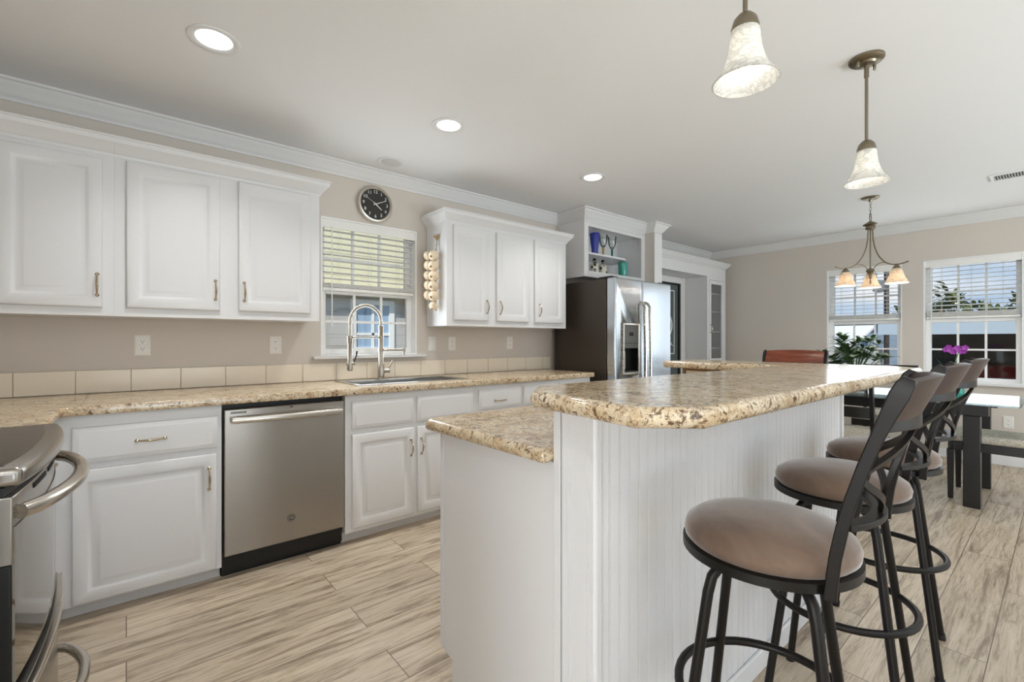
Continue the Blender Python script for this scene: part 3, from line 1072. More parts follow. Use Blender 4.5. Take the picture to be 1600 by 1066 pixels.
# outlets and the switch
def outlet(label, F, u, v, kind='outlet', grp=None):
    r = thing('wall_' + kind if kind == 'switch' else 'power_outlet', label, 'light switch' if kind == 'switch' else 'outlet', F(u, v, 0), 0, grp)
    mb = MB()
    profile_rings(mb, F, u - 0.036, u + 0.036, v - 0.058, v + 0.058, [(0, 0.0005), (0, 0.002), (0.006, 0.006), (0.01, 0.006)])
    build('cover_plate', mb, 'plate', r)
    if kind == 'switch':
        build('rocker', MB().fbox(F, u - 0.017, u + 0.017, v - 0.034, v + 0.034, 0.006, 0.0095), 'white', r, bevel=0.0015)
        return r
    for k, dv in enumerate((0.021, -0.021)):
        s = build('socket', MB().fprism(F, [(u + 0.017 * math.cos(a) * (1 if abs(math.cos(a)) < 0.8 else 0.95), v + dv + 0.0145 * math.sin(a)) for a in [2 * PI * i / 16 for i in range(16)]], 0.006, 0.008), 'white', r)
        mb = MB()
        mb.fbox(F, u - 0.0075, u - 0.0050, v + dv - 0.002, v + dv + 0.008, 0.0081, 0.0085)
        mb.fbox(F, u + 0.0050, u + 0.0075, v + dv - 0.002, v + dv + 0.008, 0.0081, 0.0085)
        mb.fprism(F, disc_pts(u, v + dv - 0.0075, 0.0028, 8), 0.0081, 0.0085)
        build('slots', mb, 'slot', s)
    return r
G_ = 'wall outlets above the worktop'
outlet('ivory outlet under the two-door wall cabinet, above the drawer cabinet', FAy, 0.069, 1.166, grp=G_)
outlet('ivory outlet on the taupe wall above the dishwasher', FAy, 0.743, 1.163, grp=G_)
outlet('ivory rocker switch on the wall just beside the sink window', FAy, 1.899, 1.167, 'switch')
outlet('ivory outlet next to the rocker switch under the three-door cabinet', FAy, 2.09, 1.167, grp=G_)
outlet('ivory outlet under the three-door cabinet nearest the refrigerator', FAy, 2.715, 1.172, grp=G_)
outlet('ivory outlet low on the dining wall under the window', FB(XB), -0.35, 0.415)

# clock
cx, cz = 1.410, 2.199
r = thing('wall_clock', 'round silver-rimmed clock with a black face over the sink window', 'clock', (cx, YA, cz))
build('case', MB().lathe([(0.130, 0.001), (0.134, 0.012), (0.134, 0.030), (0.128, 0.040), (0.118, 0.043), (0.113, 0.038), (0.113, 0.030), (0.004, 0.029)], (cx, YA, cz), 48, (0, -1, 0)), 'silver', r)
fc = build('dial', MB().lathe([(0.112, 0.0295), (0.112, 0.0305), (0.001, 0.0305)], (cx, YA, cz), 40, (0, -1, 0)), 'clockface', r)
mb = MB()
for h_ in range(1, 13):
    a = PI / 2 - h_ * PI / 6
    text_into(mb, str(h_), FAy, cx + 0.090 * math.cos(a), cz + 0.090 * math.sin(a), 0.0315, 0.034)
build('numerals', mb, 'white', fc, smooth=False)
def hand(name, ang, ln, w, n):
    a = math.radians(90 - ang)
    dx, dz = math.cos(a), math.sin(a)
    pts = [(cx - dx * 0.018 - dz * w, cz - dz * 0.018 + dx * w), (cx - dx * 0.018 + dz * w, cz - dz * 0.018 - dx * w),
           (cx + dx * ln + dz * w * 0.6, cz + dz * ln - dx * w * 0.6), (cx + dx * ln - dz * w * 0.6, cz + dz * ln + dx * w * 0.6)]
    build(name, MB().fprism(FAy, pts, n, n + 0.001), 'white', fc)
hand('hour_hand', 128, 0.060, 0.0035, 0.033)
hand('minute_hand', 66, 0.080, 0.0028, 0.035)
hand('second_hand', 300, 0.075, 0.0010, 0.037)

# garlic braid on the end of the three-door cabinet
r = thing('garlic_braid', 'hanging braid of garlic bulbs on the cabinet end by the window', 'garlic', (1.83, 3.165, 1.98))
gx, gy = 1.81, 3.10
mb = MB()
mb.tube([(1.835, gy - 0.004, 1.965), (1.83, gy + 0.004, 1.93), (1.828, gy - 0.003, 1.89)], 0.006, 6)
mb.tube([(1.835, gy + 0.006, 1.965), (1.83, gy - 0.006, 1.93), (1.828, gy + 0.004, 1.88), (1.828, gy, 1.42)], 0.006, 6)
build('braided_stems', mb, 'stem', r)
mb = MB()
for i in range(14):
    a = 2 * PI * i / 14
    mb.tube([(1.836, gy, 1.955), (1.832 + 0.008 * math.cos(a), gy + 0.016 * math.sin(a), 1.985 + 0.012 * random.random()), (1.830 + 0.014 * math.cos(a), gy + 0.034 * math.sin(a), 1.995 + 0.02 * random.random())], 0.003, 5)
build('dry_tops', mb, 'straw', r)
def bulb(c, rad, tip):
    tip = Vector(tip).normalized()
    b = build('garlic_bulb', MB().lathe([(0.004, -rad * 0.92), (rad * 0.55, -rad * 0.80), (rad * 0.92, -rad * 0.35), (rad, 0.0), (rad * 0.90, rad * 0.42), (rad * 0.52, rad * 0.78), (rad * 0.2, rad * 0.95)], c, 16, tip), 'garlic', r)
    build('root_tip', MB().lathe([(rad * 0.24, rad * 0.86), (rad * 0.24, rad * 1.0), (rad * 0.12, rad * 1.12)], c, 8, tip), 'garlic_tip', b)
for i in range(6):
    z = 1.842 - i * 0.077
    bulb((1.800, gy - 0.014 + 0.004 * (i % 2), z), 0.041 if i < 5 else 0.036, (-0.85, -0.35, -0.30 if i < 5 else -1.0))
    if i < 5:
        bulb((1.806, gy + 0.085 - 0.004 * (i % 2), z + 0.012), 0.038, (-0.6, 0.7, -0.3))

# ------------------------------------------------------------------ refrigerator
r = thing('refrigerator', 'stainless side-by-side refrigerator with a dispenser and a dark charcoal side', 'refrigerator', (3.69, 2.88, 0))
build('case', MB().box(3.255, 4.130, 2.605, 3.24, 0.02, 1.742), 'fridge_side', r, bevel=0.006)
build('hinge_cover', MB().box(3.27, 3.36, 2.55, 2.70, 1.742, 1.765), 'black', r, bevel=0.006)
build('hinge_cover', MB().box(4.02, 4.11, 2.55, 2.70, 1.742, 1.765), 'black', r, bevel=0.006)
build('kick_grille', MB().box(3.26, 4.125, 2.56, 2.60, 0.02, 0.075), 'black', r)
def fridge_door(x0, x1, hole=None):
    mb = MB().box(x0, x1, 2.500, 2.595, 0.085, 1.748)
    o = build('door', mb, 'steel_f', r)
    bev = o.modifiers.new('edge', 'BEVEL')
    bev.width = 0.014
    bev.segments = 4
    bev.limit_method = 'ANGLE'
    if hole:
        c = build('cutter', MB().box(hole[0], hole[1], 2.40, 2.575, hole[2], hole[3]), 'black')
        md = o.modifiers.new('cut', 'BOOLEAN')
        md.object = c
        md.operation = 'DIFFERENCE'
        dg = bpy.context.evaluated_depsgraph_get()
        me = bpy.data.meshes.new_from_object(o.evaluated_get(dg))
        o.modifiers.clear()
        o.data = me
        bpy.data.objects.remove(c)
    return o
DX0, DX1, DZ0, DZ1, DZM = 3.370, 3.585, 0.905, 1.335, 1.125
d1 = fridge_door(3.250, 3.652, (DX0, DX1, DZ0, DZ1))
d2 = fridge_door(3.658, 4.135)
for d, hx in ((d1, 3.615), (d2, 3.695)):
    pts = [(hx, 2.515, 0.42), (hx, 2.47, 0.44)] + [(hx, 2.452 - 0.012 * math.sin(PI * t / 14), 0.47 + 1.03 * t / 14) for t in range(15)] + [(hx, 2.47, 1.53), (hx, 2.515, 1.55)]
    build('handle', MB().sweep(pts, [(0.014, 0.0), (0.010, 0.009), (0, 0.012), (-0.010, 0.009), (-0.014, 0), (-0.010, -0.009), (0, -0.012), (0.010, -0.009)], up=(1, 0, 0)), 'steel_h', d, bevel=0.0)
FFr = FA(2.50)
mb = MB()
t = 0.014
mb.fbox(FFr, DX0 - t, DX0 + 0.004, DZ0 - t, DZ1 + t, -0.004, 0.010)
mb.fbox(FFr, DX1 - 0.004, DX1 + t, DZ0 - t, DZ1 + t, -0.004, 0.010)
mb.fbox(FFr, DX0 + 0.004, DX1 - 0.004, DZ1 - 0.004, DZ1 + t, -0.004, 0.010)
mb.fbox(FFr, DX0 + 0.004, DX1 - 0.004, DZ0 - t, DZ0 + 0.006, -0.004, 0.010)
dp = build('dispenser', mb, 'steel_h', d1, bevel=0.003)
build('control_panel', MB().fbox(FFr, DX0 + 0.004, DX1 - 0.004, DZM, DZ1 - 0.004, -0.03, 0.006), mat('dispenser_panel', (88, 88, 84), 0.5, 0.0), d1, bevel=0.003)
mb = MB().fbox(FFr, 3.445, 3.505, 1.235, 1.268, 0.0062, 0.0072)
for k in range(5):
    build('control_key', MB().fbox(FFr, 3.395 + k * 0.038, 3.410 + k * 0.038, 1.165, 1.175, 0.0062, 0.0070), 'dark', d1)
build('control_display', mb, 'dark', d1)
build('dispenser_recess', MB().fbox(FFr, DX0 + 0.002, DX1 - 0.002, DZ0 + 0.002, DZM, -0.072, -0.070).fbox(FFr, DX0 + 0.001, DX0 + 0.003, DZ0 + 0.002, DZM, -0.070, 0)
      .fbox(FFr, DX1 - 0.003, DX1 - 0.001, DZ0 + 0.002, DZM, -0.070, 0), 'black', d1)
build('dispenser_tray', MB().fbox(FFr, DX0 + 0.003, DX1 - 0.003, DZ0 + 0.003, DZ0 + 0.018, -0.070, 0.002), 'black', d1)
build('dispenser_paddle', MB().fbox(FFr, 3.40, 3.45, 0.935, 1.10, -0.045, -0.038), 'nickel', d1, bevel=0.004)

# open display cabinet above it
r = thing('display_cabinet', 'open white display cabinet above the refrigerator holding coloured glassware', 'cabinet', (3.83, 2.95, 1.81))
X0, X1, Z0, Z1 = 3.345, 4.333, 1.808, ZC - 0.002
mb = MB()
mb.box(X0, X0 + 0.02, 2.952, YA - 0.002, Z0, Z1)
mb.box(X1 - 0.02, X1, 2.952, YA - 0.002, Z0, Z1)
mb.box(X0 + 0.02, X1 - 0.02, 2.952, YA - 0.002, Z0 + 0.04, 1.868)
mb.box(X0 + 0.02, X1 - 0.02, 2.952, YA - 0.002, 2.315, 2.33)
mb.box(X0 + 0.02, X1 - 0.02, YA - 0.012, YA - 0.003, 1.868, 2.315)
build('cabinet_body', mb, 'cab', r)
mb = MB()
FO = FA(2.952)
mb.fbox(FO, X0, 3.405, Z0, Z1, 0.0005, 0.018)
mb.fbox(FO, 4.268, X1, Z0, Z1, 0.0005, 0.018)
mb.fbox(FO, 3.405, 4.268, Z0, 1.866, 0.0005, 0.018)
mb.fbox(FO, 3.405, 4.268, 2.295, Z1, 0.0005, 0.018)
build('face_frame', mb, 'cab', r)
crown_at('crown_moulding', [(X0, YA - 0.003), (X0, 2.934), (X1, 2.934)], ZC, 1.05, 'cab', r)
build('frame_bead', MB().fbox(FO, 3.36, 4.32, 2.330, 2.342, 0.018, 0.026), 'cab', r, bevel=0.003)
sh = [(X0 + 0.02, 2.975), (4.01, 2.975), (4.07, 2.99), (4.12, 3.03), (4.16, 3.10), (4.19, 3.18), (4.20, 3.275), (X0 + 0.02, 3.275)]
build('shelf', MB().prism(sh, 2.040, 2.060), 'cab', r, bevel=0.003)
ZS, ZB = 2.0605, 1.8685
def glassware(name, label, cat, x, y, z, parts, group='glassware in the display cabinet'):
    r = None
    k = 1.20 if z < 2 else 1.13
    parts = [(nm, [(a * (1.1 if z > 2 else 1.25), b * k) for a, b in prof], m) for nm, prof, m in parts]
    if len(parts) == 1:
        nm, prof, m = parts[0]
        return tag(build(name, MB().lathe(prof, (x, y, z), 20), m), label, cat, group)
    r = thing(name, label, cat, (x, y, z), 0, group)
    for nm, prof, m in parts:
        build(nm, MB().lathe(prof, (x, y, z), 20), m, r)
    return r
glassware('drinking_glass', 'cobalt blue tall glass on the upper shelf over the refrigerator', 'glass', 3.665, 3.075, ZS,
          [('glass', [(0.030, 0), (0.032, 0.004), (0.031, 0.05), (0.042, 0.13), (0.047, 0.19), (0.046, 0.20), (0.042, 0.198), (0.038, 0.13), (0.027, 0.05), (0.026, 0.02), (0.002, 0.018)], 'blueglass')])
def goblet(label, x, y, stem_m, h=0.20):
    glassware('stemmed_glass', label, 'glass', x, y, ZS,
              [('bowl', [(0.008, 0.085), (0.020, 0.10), (0.034, 0.13), (0.042, h), (0.040, h), (0.031, 0.132), (0.016, 0.105), (0.002, 0.10)], 'clearglass'),
               ('stem', [(0.033, 0.0), (0.033, 0.003), (0.012, 0.010), (0.009, 0.03), (0.011, 0.08), (0.009, 0.0855), (0.001, 0.0855)], stem_m)])
goblet('clear glass with an amber stem beside the cobalt blue glass', 3.80, 3.075, 'amberglass')
goblet('clear glass with a dark green stem at the open end of the shelf', 3.945, 3.075, 'greenglass')
glassware('drinking_glass', 'plain clear glass standing by the cabinet side, behind the cobalt blue glass', 'glass', 3.565, 3.14, ZS,
          [('glass', [(0.026, 0), (0.027, 0.01), (0.036, 0.17), (0.034, 0.17), (0.025, 0.012), (0.002, 0.010)], 'clearglass')])
def bottle(label, x, first):
    r = thing('decorative_bottle', label, 'bottle', x if isinstance(x, tuple) else (x, 3.07, ZB), 0.0, 'glassware in the display cabinet')
    mb = MB()
    cx_, cy_, cz_ = (x, 3.07, ZB)
    rs = []
    for hw, z in [(0.044, 0), (0.046, 0.004), (0.046, 0.08), (0.042, 0.098), (0.018, 0.122), (0.013, 0.128), (0.013, 0.1355)]:
        rs.append([(cx_ + hw * sx, cy_ + hw * 0.8 * sy, cz_ + z) for sx, sy in ((-1, -.6), (-.6, -1), (.6, -1), (1, -.6), (1, .6), (.6, 1), (-.6, 1), (-1, .6))])
    mb.rings(rs)
    build('body', mb, 'patterned', r)
    build('stopper', MB().lathe([(0.014, 0.135), (0.018, 0.14), (0.018, 0.152), (0.010, 0.160), (0.002, 0.166)], (cx_, cy_, cz_), 12), 'iron', r)
    if first:
        build('side_label', MB().box(cx_ - 0.0455, cx_ - 0.0442, cy_ - 0.018, cy_ + 0.018, cz_ + 0.012, cz_ + 0.06), 'tan', r)
bottle('square patterned bottle with a tan label side under the blue glass', 3.655, True)
bottle('square black and white patterned bottle under the amber-stemmed glass', 3.785, False)
glassware('drinking_glass', 'teal green tumbler on the lower shelf of the display cabinet', 'glass', 4.11, 3.06, ZB,
          [('glass', [(0.032, 0), (0.034, 0.004), (0.041, 0.135), (0.039, 0.137), (0.029, 0.014), (0.002, 0.012)], 'tealglass')])

# ------------------------------------------------------------------ built-in cabinet beyond the stub wall
YH = 3.0
FH = FA(YH)
r = thing('built_in_cabinet', 'tall white built-in with a header over a recess and a glass-door tower', 'cabinet', (5.4, 3.1, 0))
build('header', MB().box(4.4705, 6.30, YH, YA - 0.001, 2.035, 2.175), 'cab', r)
build('face_board', MB().fbox(FH, 4.4705, 6.302, 2.033, 2.165, 0.0005, 0.014), 'cab', r)
prof = [(0, 2.166), (0.008, 2.166), (0.012, 2.178), (0.018, 2.182), (0.044, 2.212), (0.048, 2.222), (0.054, 2.226), (0.054, 2.238), (-0.03, 2.238), (-0.03, 2.166)]
build('crown_moulding', sweep_plan(MB(), [(4.4705, YH - 0.014), (6.302, YH - 0.014), (6.302, YA - 0.001)], prof), 'cab', r)
mb = MB()
mb.box(5.80, 5.82, YH, YA - 0.001, 0, 2.0345)
mb.box(6.28, 6.30, YH, YA - 0.001, 0, 2.0345)
mb.box(5.82, 6.28, YA - 0.012, YA - 0.002, 0, 2.0345)
mb.box(5.82, 6.28, YH, YA - 0.012, 0.85, 0.87)
mb.box(5.82, 6.28, YH, YA - 0.012, 0.0, 0.08)
build('tower_body', mb, 'cab', r)
for z in (1.085, 1.305, 1.575, 1.815):
    build('shelf', MB().box(5.821, 6.279, YH + 0.025, YA - 0.013, z, z + 0.018), 'cab', r)
build('face_frame', MB().fbox(FH, 5.80, 5.845, 0, 2.0325, 0.0003, 0.014).fbox(FH, 6.262, 6.302, 0, 2.0325, 0.0003, 0.014).fbox(FH, 5.845, 6.262, 1.995, 2.0325, 0.0003, 0.014), 'cab', r)
mb = MB()
a, b, c, e = 5.848, 6.259, 0.90, 1.99
mb.fbox(FH, a, a + 0.045, c, e, 0.004, 0.022)
mb.fbox(FH, b - 0.075, b, c, e, 0.004, 0.022)
mb.fbox(FH, a + 0.045, b - 0.075, e - 0.05, e, 0.004, 0.022)
mb.fbox(FH, a + 0.045, b - 0.075, c, c + 0.06, 0.004, 0.022)
d = build('glass_door', mb, 'cab', r, bevel=0.003)
build('pane', MB().fbox(FH, a + 0.045, b - 0.075, c + 0.06, e - 0.05, 0.010, 0.014), 'cabglass', d)
build('handle', pull_mb(FH, a + 0.022, 1.35, 0.022, 0.10), 'pull', d)
add_door(r, FH, 5.848, 6.259, 0.10, 0.84, 5.87, 0.76, t=0.02)

# ------------------------------------------------------------------ island
r = thing('kitchen_island', 'white island with a beadboard knee wall facing the bar stools', 'kitchen island', (1.8, 1.1, 0))
build('end_panel', MB().fprism(frame((0.85, 0, 0), (0, 1, 0), (1, 0, 0)), [(0.842, 0), (1.335, 0), (1.335, 0.105), (1.395, 0.118), (1.405, 0.125), (1.405, 0.8755), (0.842, 0.8755)], 0, 0.018), 'cab', r)
build('end_stile', MB().box(0.8465, 0.8495, 1.389, 1.4065, 0.13, 0.8755), 'cab', r)
build('cabinet_body', MB().box(0.8685, 2.66, 0.842, 1.385, 0.10, 0.8755), 'cab', r)
build('toe_kick', MB().box(0.8685, 2.66, 1.29, 1.31, 0, 0.0995), 'cab', r)
FI = frame((0, 1.385, 0), (-1, 0, 0), (0, 1, 0))
for a in (0.90, 1.33, 1.76, 2.19):
    add_door(r, FI, -(a + 0.40), -a, 0.69, 0.85, -(a + 0.2), 0.77, True, 'drawer')
    add_door(r, FI, -(a + 0.40), -a, 0.12, 0.67, -(a + 0.36), 0.56)
build('knee_wall', MB().box(0.852, 2.718, 0.722, 0.841, 0, 1.0255), 'cab', r)
# end casing: a narrow board, a quirk and a fluted corner board
FE = frame((0.852, 0, 0), (0, 1, 0), (-1, 0, 0))
mb = MB()
mb.fbox(FE, 0.818, 0.841, 0, 1.0255, 0.0005, 0.012)
pts = [(0.716, 0.0005)]
mbp = MB()
prof = [(0.704, 0.0), (0.704, 0.010), (0.707, 0.014), (0.718, 0.014), (0.7195, 0.0115), (0.721, 0.014), (0.726, 0.014), (0.7275, 0.0115), (0.729, 0.014), (0.778, 0.014), (0.7795, 0.0115), (0.781, 0.014), (0.7835, 0.014), (0.785, 0.0115), (0.7865, 0.014), (0.808, 0.014), (0.811, 0.010), (0.811, 0.0)]
mbp.prism([(0.852 - 0.0004 - n, u) for u, n in prof], 0, 1.0255)
build('corner_board', mbp, 'cab', r)
build('edge_board', mb, 'cab', r, bevel=0.002)
# beadboard front: tongue boards with paired beads
def bead_panel(x0, x1, yf):
    out = [(x0, yf + 0.009)]
    x = x0
    out.append((x0, yf))
    pitch = 0.0405
    while x + pitch < x1 - 0.004:
        g0 = x + pitch - 0.007
        out += [(g0, yf), (g0 + 0.0012, yf + 0.0055), (g0 + 0.0024, yf + 0.0005), (g0 + 0.0050, yf + 0.0005), (g0 + 0.0062, yf + 0.0055), (g0 + 0.0074, yf)]
        x += pitch
    out += [(x1, yf), (x1, yf + 0.009)]
    return MB().prism(out[::-1], 0.0, 1.0255)
for a, b in ((0.868, 2.086), (2.0885, 2.70)):
    build('beadboard', bead_panel(a, b, 0.7125), 'cab', r, sharp=20)
build('corner_bead', MB().box(0.8522, 0.868, 0.706, 0.7215, 0, 1.0255), 'cab', r, bevel=0.003)
build('end_trim', MB().box(2.70, 2.73, 0.704, 0.7215, 0, 1.0255).box(2.7185, 2.73, 0.722, 0.841, 0, 1.0255), 'cab', r)
build('base_moulding', MB().box(0.868, 2.70, 0.700, 0.712, 0, 0.075), 'cab', r, bevel=0.004)
build('return_panel', MB().box(2.66, 2.90, 0.842, 1.52, 0, 1.0255), 'cream', r)
build('panel_edge', MB().box(2.652, 2.6595, 1.505, 1.525, 0, 1.0255).box(2.652, 2.6595, 0.95, 1.505, 1.008, 1.0255), 'oak', r)  # brown strip at the panel's outer edge and just below the bar top
def rounded(pts, rad, k=5):
    out = []
    n = len(pts)
    for i in range(n):
        p, a, b = Vector(pts[i]), Vector(pts[i - 1]), Vector(pts[(i + 1) % n])
        rr = rad[i] if isinstance(rad, (list, tuple)) else rad
        if rr <= 0:
            out.append(tuple(p))
            continue
        p0, p1 = p + (a - p).normalized() * rr, p + (b - p).normalized() * rr
        for j in range(k + 1):
            t = j / k
            q = p0 * (1 - t) ** 2 + p * 2 * t * (1 - t) + p1 * t * t
            out.append((q.x, q.y))
    return out
slab('countertop', [(0.806, 0.8425), (2.655, 0.8425), (2.655, 1.478), (0.85, 1.478), (0.806, 1.44)], 0.876, 0.914,
     'lower tan granite-pattern island counter tucked under the raised bar', r_=0.017, group='granite-pattern tops')
slab('bar_counter', [(0.87, 0.94), (0.765, 0.845), (0.715, 0.512), (0.815, 0.418), (2.80, 0.418), (2.93, 0.55), (2.93, 1.61), (2.56, 1.61), (2.56, 0.94)],
     1.026, 1.067, 'raised granite-pattern bar top with clipped corners on the island', 'bar top', r_=0.018)

# ------------------------------------------------------------------ range
r = thing('electric_range', 'stainless range with a black ceramic cooktop and bowed handles', 'range', (-0.5, 1.68, 0))
RY0, RY1, RB = 1.405, 2.100, -0.855
def bow(y, base, depth):
    t = (y - RY0) / (RY1 - RY0)
    return base + depth * (1 - (2 * t - 1) ** 2)
def bow_out(base, depth, y0=RY0, y1=RY1, k=20):
    return [(bow(y0 + (y1 - y0) * i / k, base, depth), y0 + (y1 - y0) * i / k) for i in range(k + 1)]
def rprism(base, depth, z0, z1, back, y0=RY0, y1=RY1):
    return MB().prism([(back, y0)] + bow_out(base, depth, y0, y1) + [(back, y1)], z0, z1)
build('oven_body', MB().box(RB, -0.235, RY0 + 0.004, RY1 - 0.004, 0.03, 0.875), 'black', r)
build('cooktop_frame', rprism(-0.168, 0.032, 0.885, 0.925, RB, RY0 - 0.002, RY1 + 0.002), 'steel', r, bevel=0.013, seg=4)
build('cooktop_glass', rprism(-0.205, 0.028, 0.924, 0.9268, RB + 0.12, RY0 + 0.035, RY1 - 0.035), 'glasstop', r, bevel=0.001)
build('back_console', MB().box(RB, RB + 0.07, RY0, RY1, 0.926, 1.07), 'steel', r, bevel=0.008)
build('shadow_gap', rprism(-0.196, 0.026, 0.866, 0.8845, RB, RY0 + 0.004, RY1 - 0.004), 'black', r)
dr = build('oven_door', rprism(-0.184, 0.024, 0.470, 0.722, -0.234), 'black', r, bevel=0.003)
build('door_top_rail', rprism(-0.182, 0.024, 0.7225, 0.865, -0.234), 'steel', dr, bevel=0.003)
build('door_front', rprism(-0.180, 0.024, 0.474, 0.80, -0.19, RY0 + 0.006, RY1 - 0.006), 'ovenglass', dr)
mb = MB()
for k in range(3):
    a_ = RY0 + 0.14 + k * 0.17
    ys = [a_ + 0.13 * i / 4 for i in range(5)]
    mb.sweep([(bow(y, -0.1815, 0.024), y, 0.852) for y in ys], [(0.0012, 0.005), (-0.0012, 0.005), (-0.0012, -0.005), (0.0012, -0.005)], up=(0, 0, 1))
build('vent_slots', mb, 'dark', dr)
build('side_groove', MB().box(-0.215, -0.209, RY0 - 0.0006, RY0 + 0.001, 0.74, 0.85), mat('groove_grey', (120, 112, 102), 0.5, 0.6), dr)
def range_handle(y0, y1, z, reach, parent, rad=0.0165):
    pts = []
    K = 20
    for i in range(K + 1):
        t = i / K
        y = y0 + (y1 - y0) * t
        pts.append((bow(y, -0.180, 0.024) + 0.004 + reach * min(1, math.sin(PI * t) ** 0.6 * 1.02), y, z))
    build('handle', MB().tube(pts, rad, 12), 'steel_h', parent)
range_handle(RY0 + 0.02, RY1 - 0.05, 0.828, 0.056, dr)
dw = build('storage_drawer', rprism(-0.172, 0.020, 0.095, 0.440, -0.234), 'steel', r, bevel=0.003)
build('drawer_lip', rprism(-0.160, 0.022, 0.420, 0.4395, -0.19, RY0 + 0.01, RY1 - 0.01), 'steel_h', dw, bevel=0.004)
range_handle(RY0 + 0.16, RY1 - 0.16, 0.27, 0.062, dw, 0.013)
build('foot_plinth', MB().box(RB, -0.25, RY0 + 0.01, RY1 - 0.01, 0, 0.0945), 'black', r)

# ------------------------------------------------------------------ bar stools (built at the origin facing +y, then moved)
def make_stool(label, HW=0.135, wood='cherry', name='bar_stool', group='bar stools along the bar'):
    r = thing(name, label, 'bar stool', (0, 0, 0), 0, group)
    RS = 0.179
    build('seat', MB().lathe([(0.02, 0.722), (RS - 0.012, 0.722), (RS - 0.002, 0.732), (RS, 0.746), (RS - 0.006, 0.762), (RS - 0.03, 0.779), (RS - 0.075, 0.792), (0.06, 0.798), (0.001, 0.800)], n=48), 'suede', r)
    build('seat_ring', MB().lathe([(0.03, 0.7005), (RS - 0.004, 0.7005), (RS + 0.003, 0.703), (RS + 0.003, 0.722), (RS - 0.004, 0.7245), (0.03, 0.7245)], n=48), 'ring', r)
    build('swivel', MB().lathe([(0.075, 0.672), (0.075, 0.700), (0.02, 0.700)], n=24), 'ring', r)
    for k in range(4):
        a = math.radians(50 + 90 * k)
        c, s = math.cos(a), math.sin(a)
        prof = [(0.050, 0.682), (0.085, 0.684), (0.118, 0.676), (0.136, 0.655), (0.146, 0.620)] + [(0.146 + (0.246 - 0.146) * t / 6, 0.620 - 0.610 * t / 6) for t in range(1, 7)]
        lg = build('leg', MB().tube([(q * c, q * s, z) for q, z in prof], 0.0118, 12), 'iron', r)
        build('foot_cap', MB().tube([(0.243 * c, 0.243 * s, 0.025), (0.247 * c, 0.247 * s, 0.0)], 0.0150, 12), 'black', lg)
    RF = 0.192
    build('footrest_ring', MB().tube([(RF * math.cos(2 * PI * i / 40), RF * math.sin(2 * PI * i / 40), 0.372) for i in range(40)], 0.0105, 10, closed=True), 'iron', r)
    # back: two flat posts, a wooden crest, an arched lower rail and crossing bars round an almond
    def yb(z):
        t = max(0.0, (z - 0.70) / 0.44)
        return -0.140 - 0.008 * t - 0.112 * t ** 1.7
    def bowq(x):
        return -0.045 * (1 - (x / HW) ** 2)
    for sg in (-1, 1):
        pts = [(sg * (HW + 0.004 * 0), yb(z), z) for z in (0.698, 0.72, 0.78, 0.84, 0.90, 0.96, 1.02, 1.06, 1.095, 1.115, 1.126)]
        build('back_post', MB().sweep(pts, [(0.0105, 0.0070), (-0.0105, 0.0070), (-0.0105, -0.0070), (0.0105, -0.0070)], up=(1, 0, 0), scales=[1, 1, 1, 1, 1, 1, 1.05, 1.25, 1.45, 1.3, 0.8]), 'iron', r, bevel=0.002)
    K = 20
    z0, z1 = 1.046, 1.130
    rs = []
    for i in range(K + 1):
        x = -HW + 0.006 + (2 * HW - 0.012) * i / K
        u = x / HW
        yo = -0.036 * (1 - u * u)
        top = z1 - 0.008 * u * u
        bot = z0 + 0.002 * u * u
        ys = lambda z: yb(z) + yo
        rs.append([(x, ys(bot) - 0.009, bot), (x, ys(bot) + 0.010, bot), (x, ys((bot + top) / 2) + 0.011, (bot + top) / 2), (x, ys(top) + 0.011, top - 0.007), (x, ys(top) + 0.003, top),
                   (x, ys(top) - 0.010, top - 0.003), (x, ys((bot + top) / 2) - 0.011, (bot + top) / 2)])
    build('crest_rail', MB().rings(rs), wood, r)
    def bar(pts, a=0.008, b=0.005, nm='back_bar'):
        return [( (x, yb(z) + bowq(x) , z)) for x, z in pts]
    flat = [(0.011, 0.006), (-0.011, 0.006), (-0.011, -0.006), (0.011, -0.006)]
    for z, nm, hh in ((1.040, 'upper_rail', 0.013), (0.842, 'lower_rail', 0.011)):
        pts = [(x, yb(z) + bowq(x), z) for x in [-HW + 0.004 + (2 * HW - 0.008) * i / 16 for i in range(17)]]
        sec = [(0.006, hh), (-0.006, hh), (-0.006, -hh), (0.006, -hh)] if nm == 'upper_rail' else [(0.014, 0.006), (-0.014, 0.006), (-0.014, -0.006), (0.014, -0.006)]
        build(nm, MB().sweep(pts, sec, up=(0, 0, 1)), 'iron', r, bevel=0.002)
    oval = [(0.007, 0.0045), (-0.007, 0.0045), (-0.007, -0.0045), (0.007, -0.0045)]
    zc, hz = 0.940, 0.086
    mbs = MB()
    loop = []
    for i in range(28):
        a = 2 * PI * i / 28
        x, z = 0.034 * math.sin(a) * abs(math.sin(a)) ** 0.3, zc + hz * math.cos(a)
        loop.append((x, yb(z) + bowq(x), z))
    mbs.sweep(loop, [(q * 0.9, w * 0.9) for q, w in oval], up=(0, 1, 0.25), closed=True)
    build('almond_loop', mbs, 'iron', r)
    for sg in (-1, 1):
        for ud in (-1, 1):
            pts = []
            for i in range(13):
                t = i / 12
                x = sg * (HW - 0.006) * (1 - t) ** 1.6 + sg * 0.012 * t * (1 - t)
                z = zc + ud * (0.006 + 0.080 * t ** 0.75)
                pts.append((x, yb(z) + bowq(x), z))
            build('curved_bar', MB().sweep(pts, oval, up=(0, 1, 0.25)), 'iron', r)
    return r
stool = make_stool('taupe suede swivel bar stool nearest the range end of the bar')
STOOLS = [(1.138, 0.443, math.radians(8)), (1.752, 0.464, math.radians(2)), (2.302, 0.470, math.radians(2))]
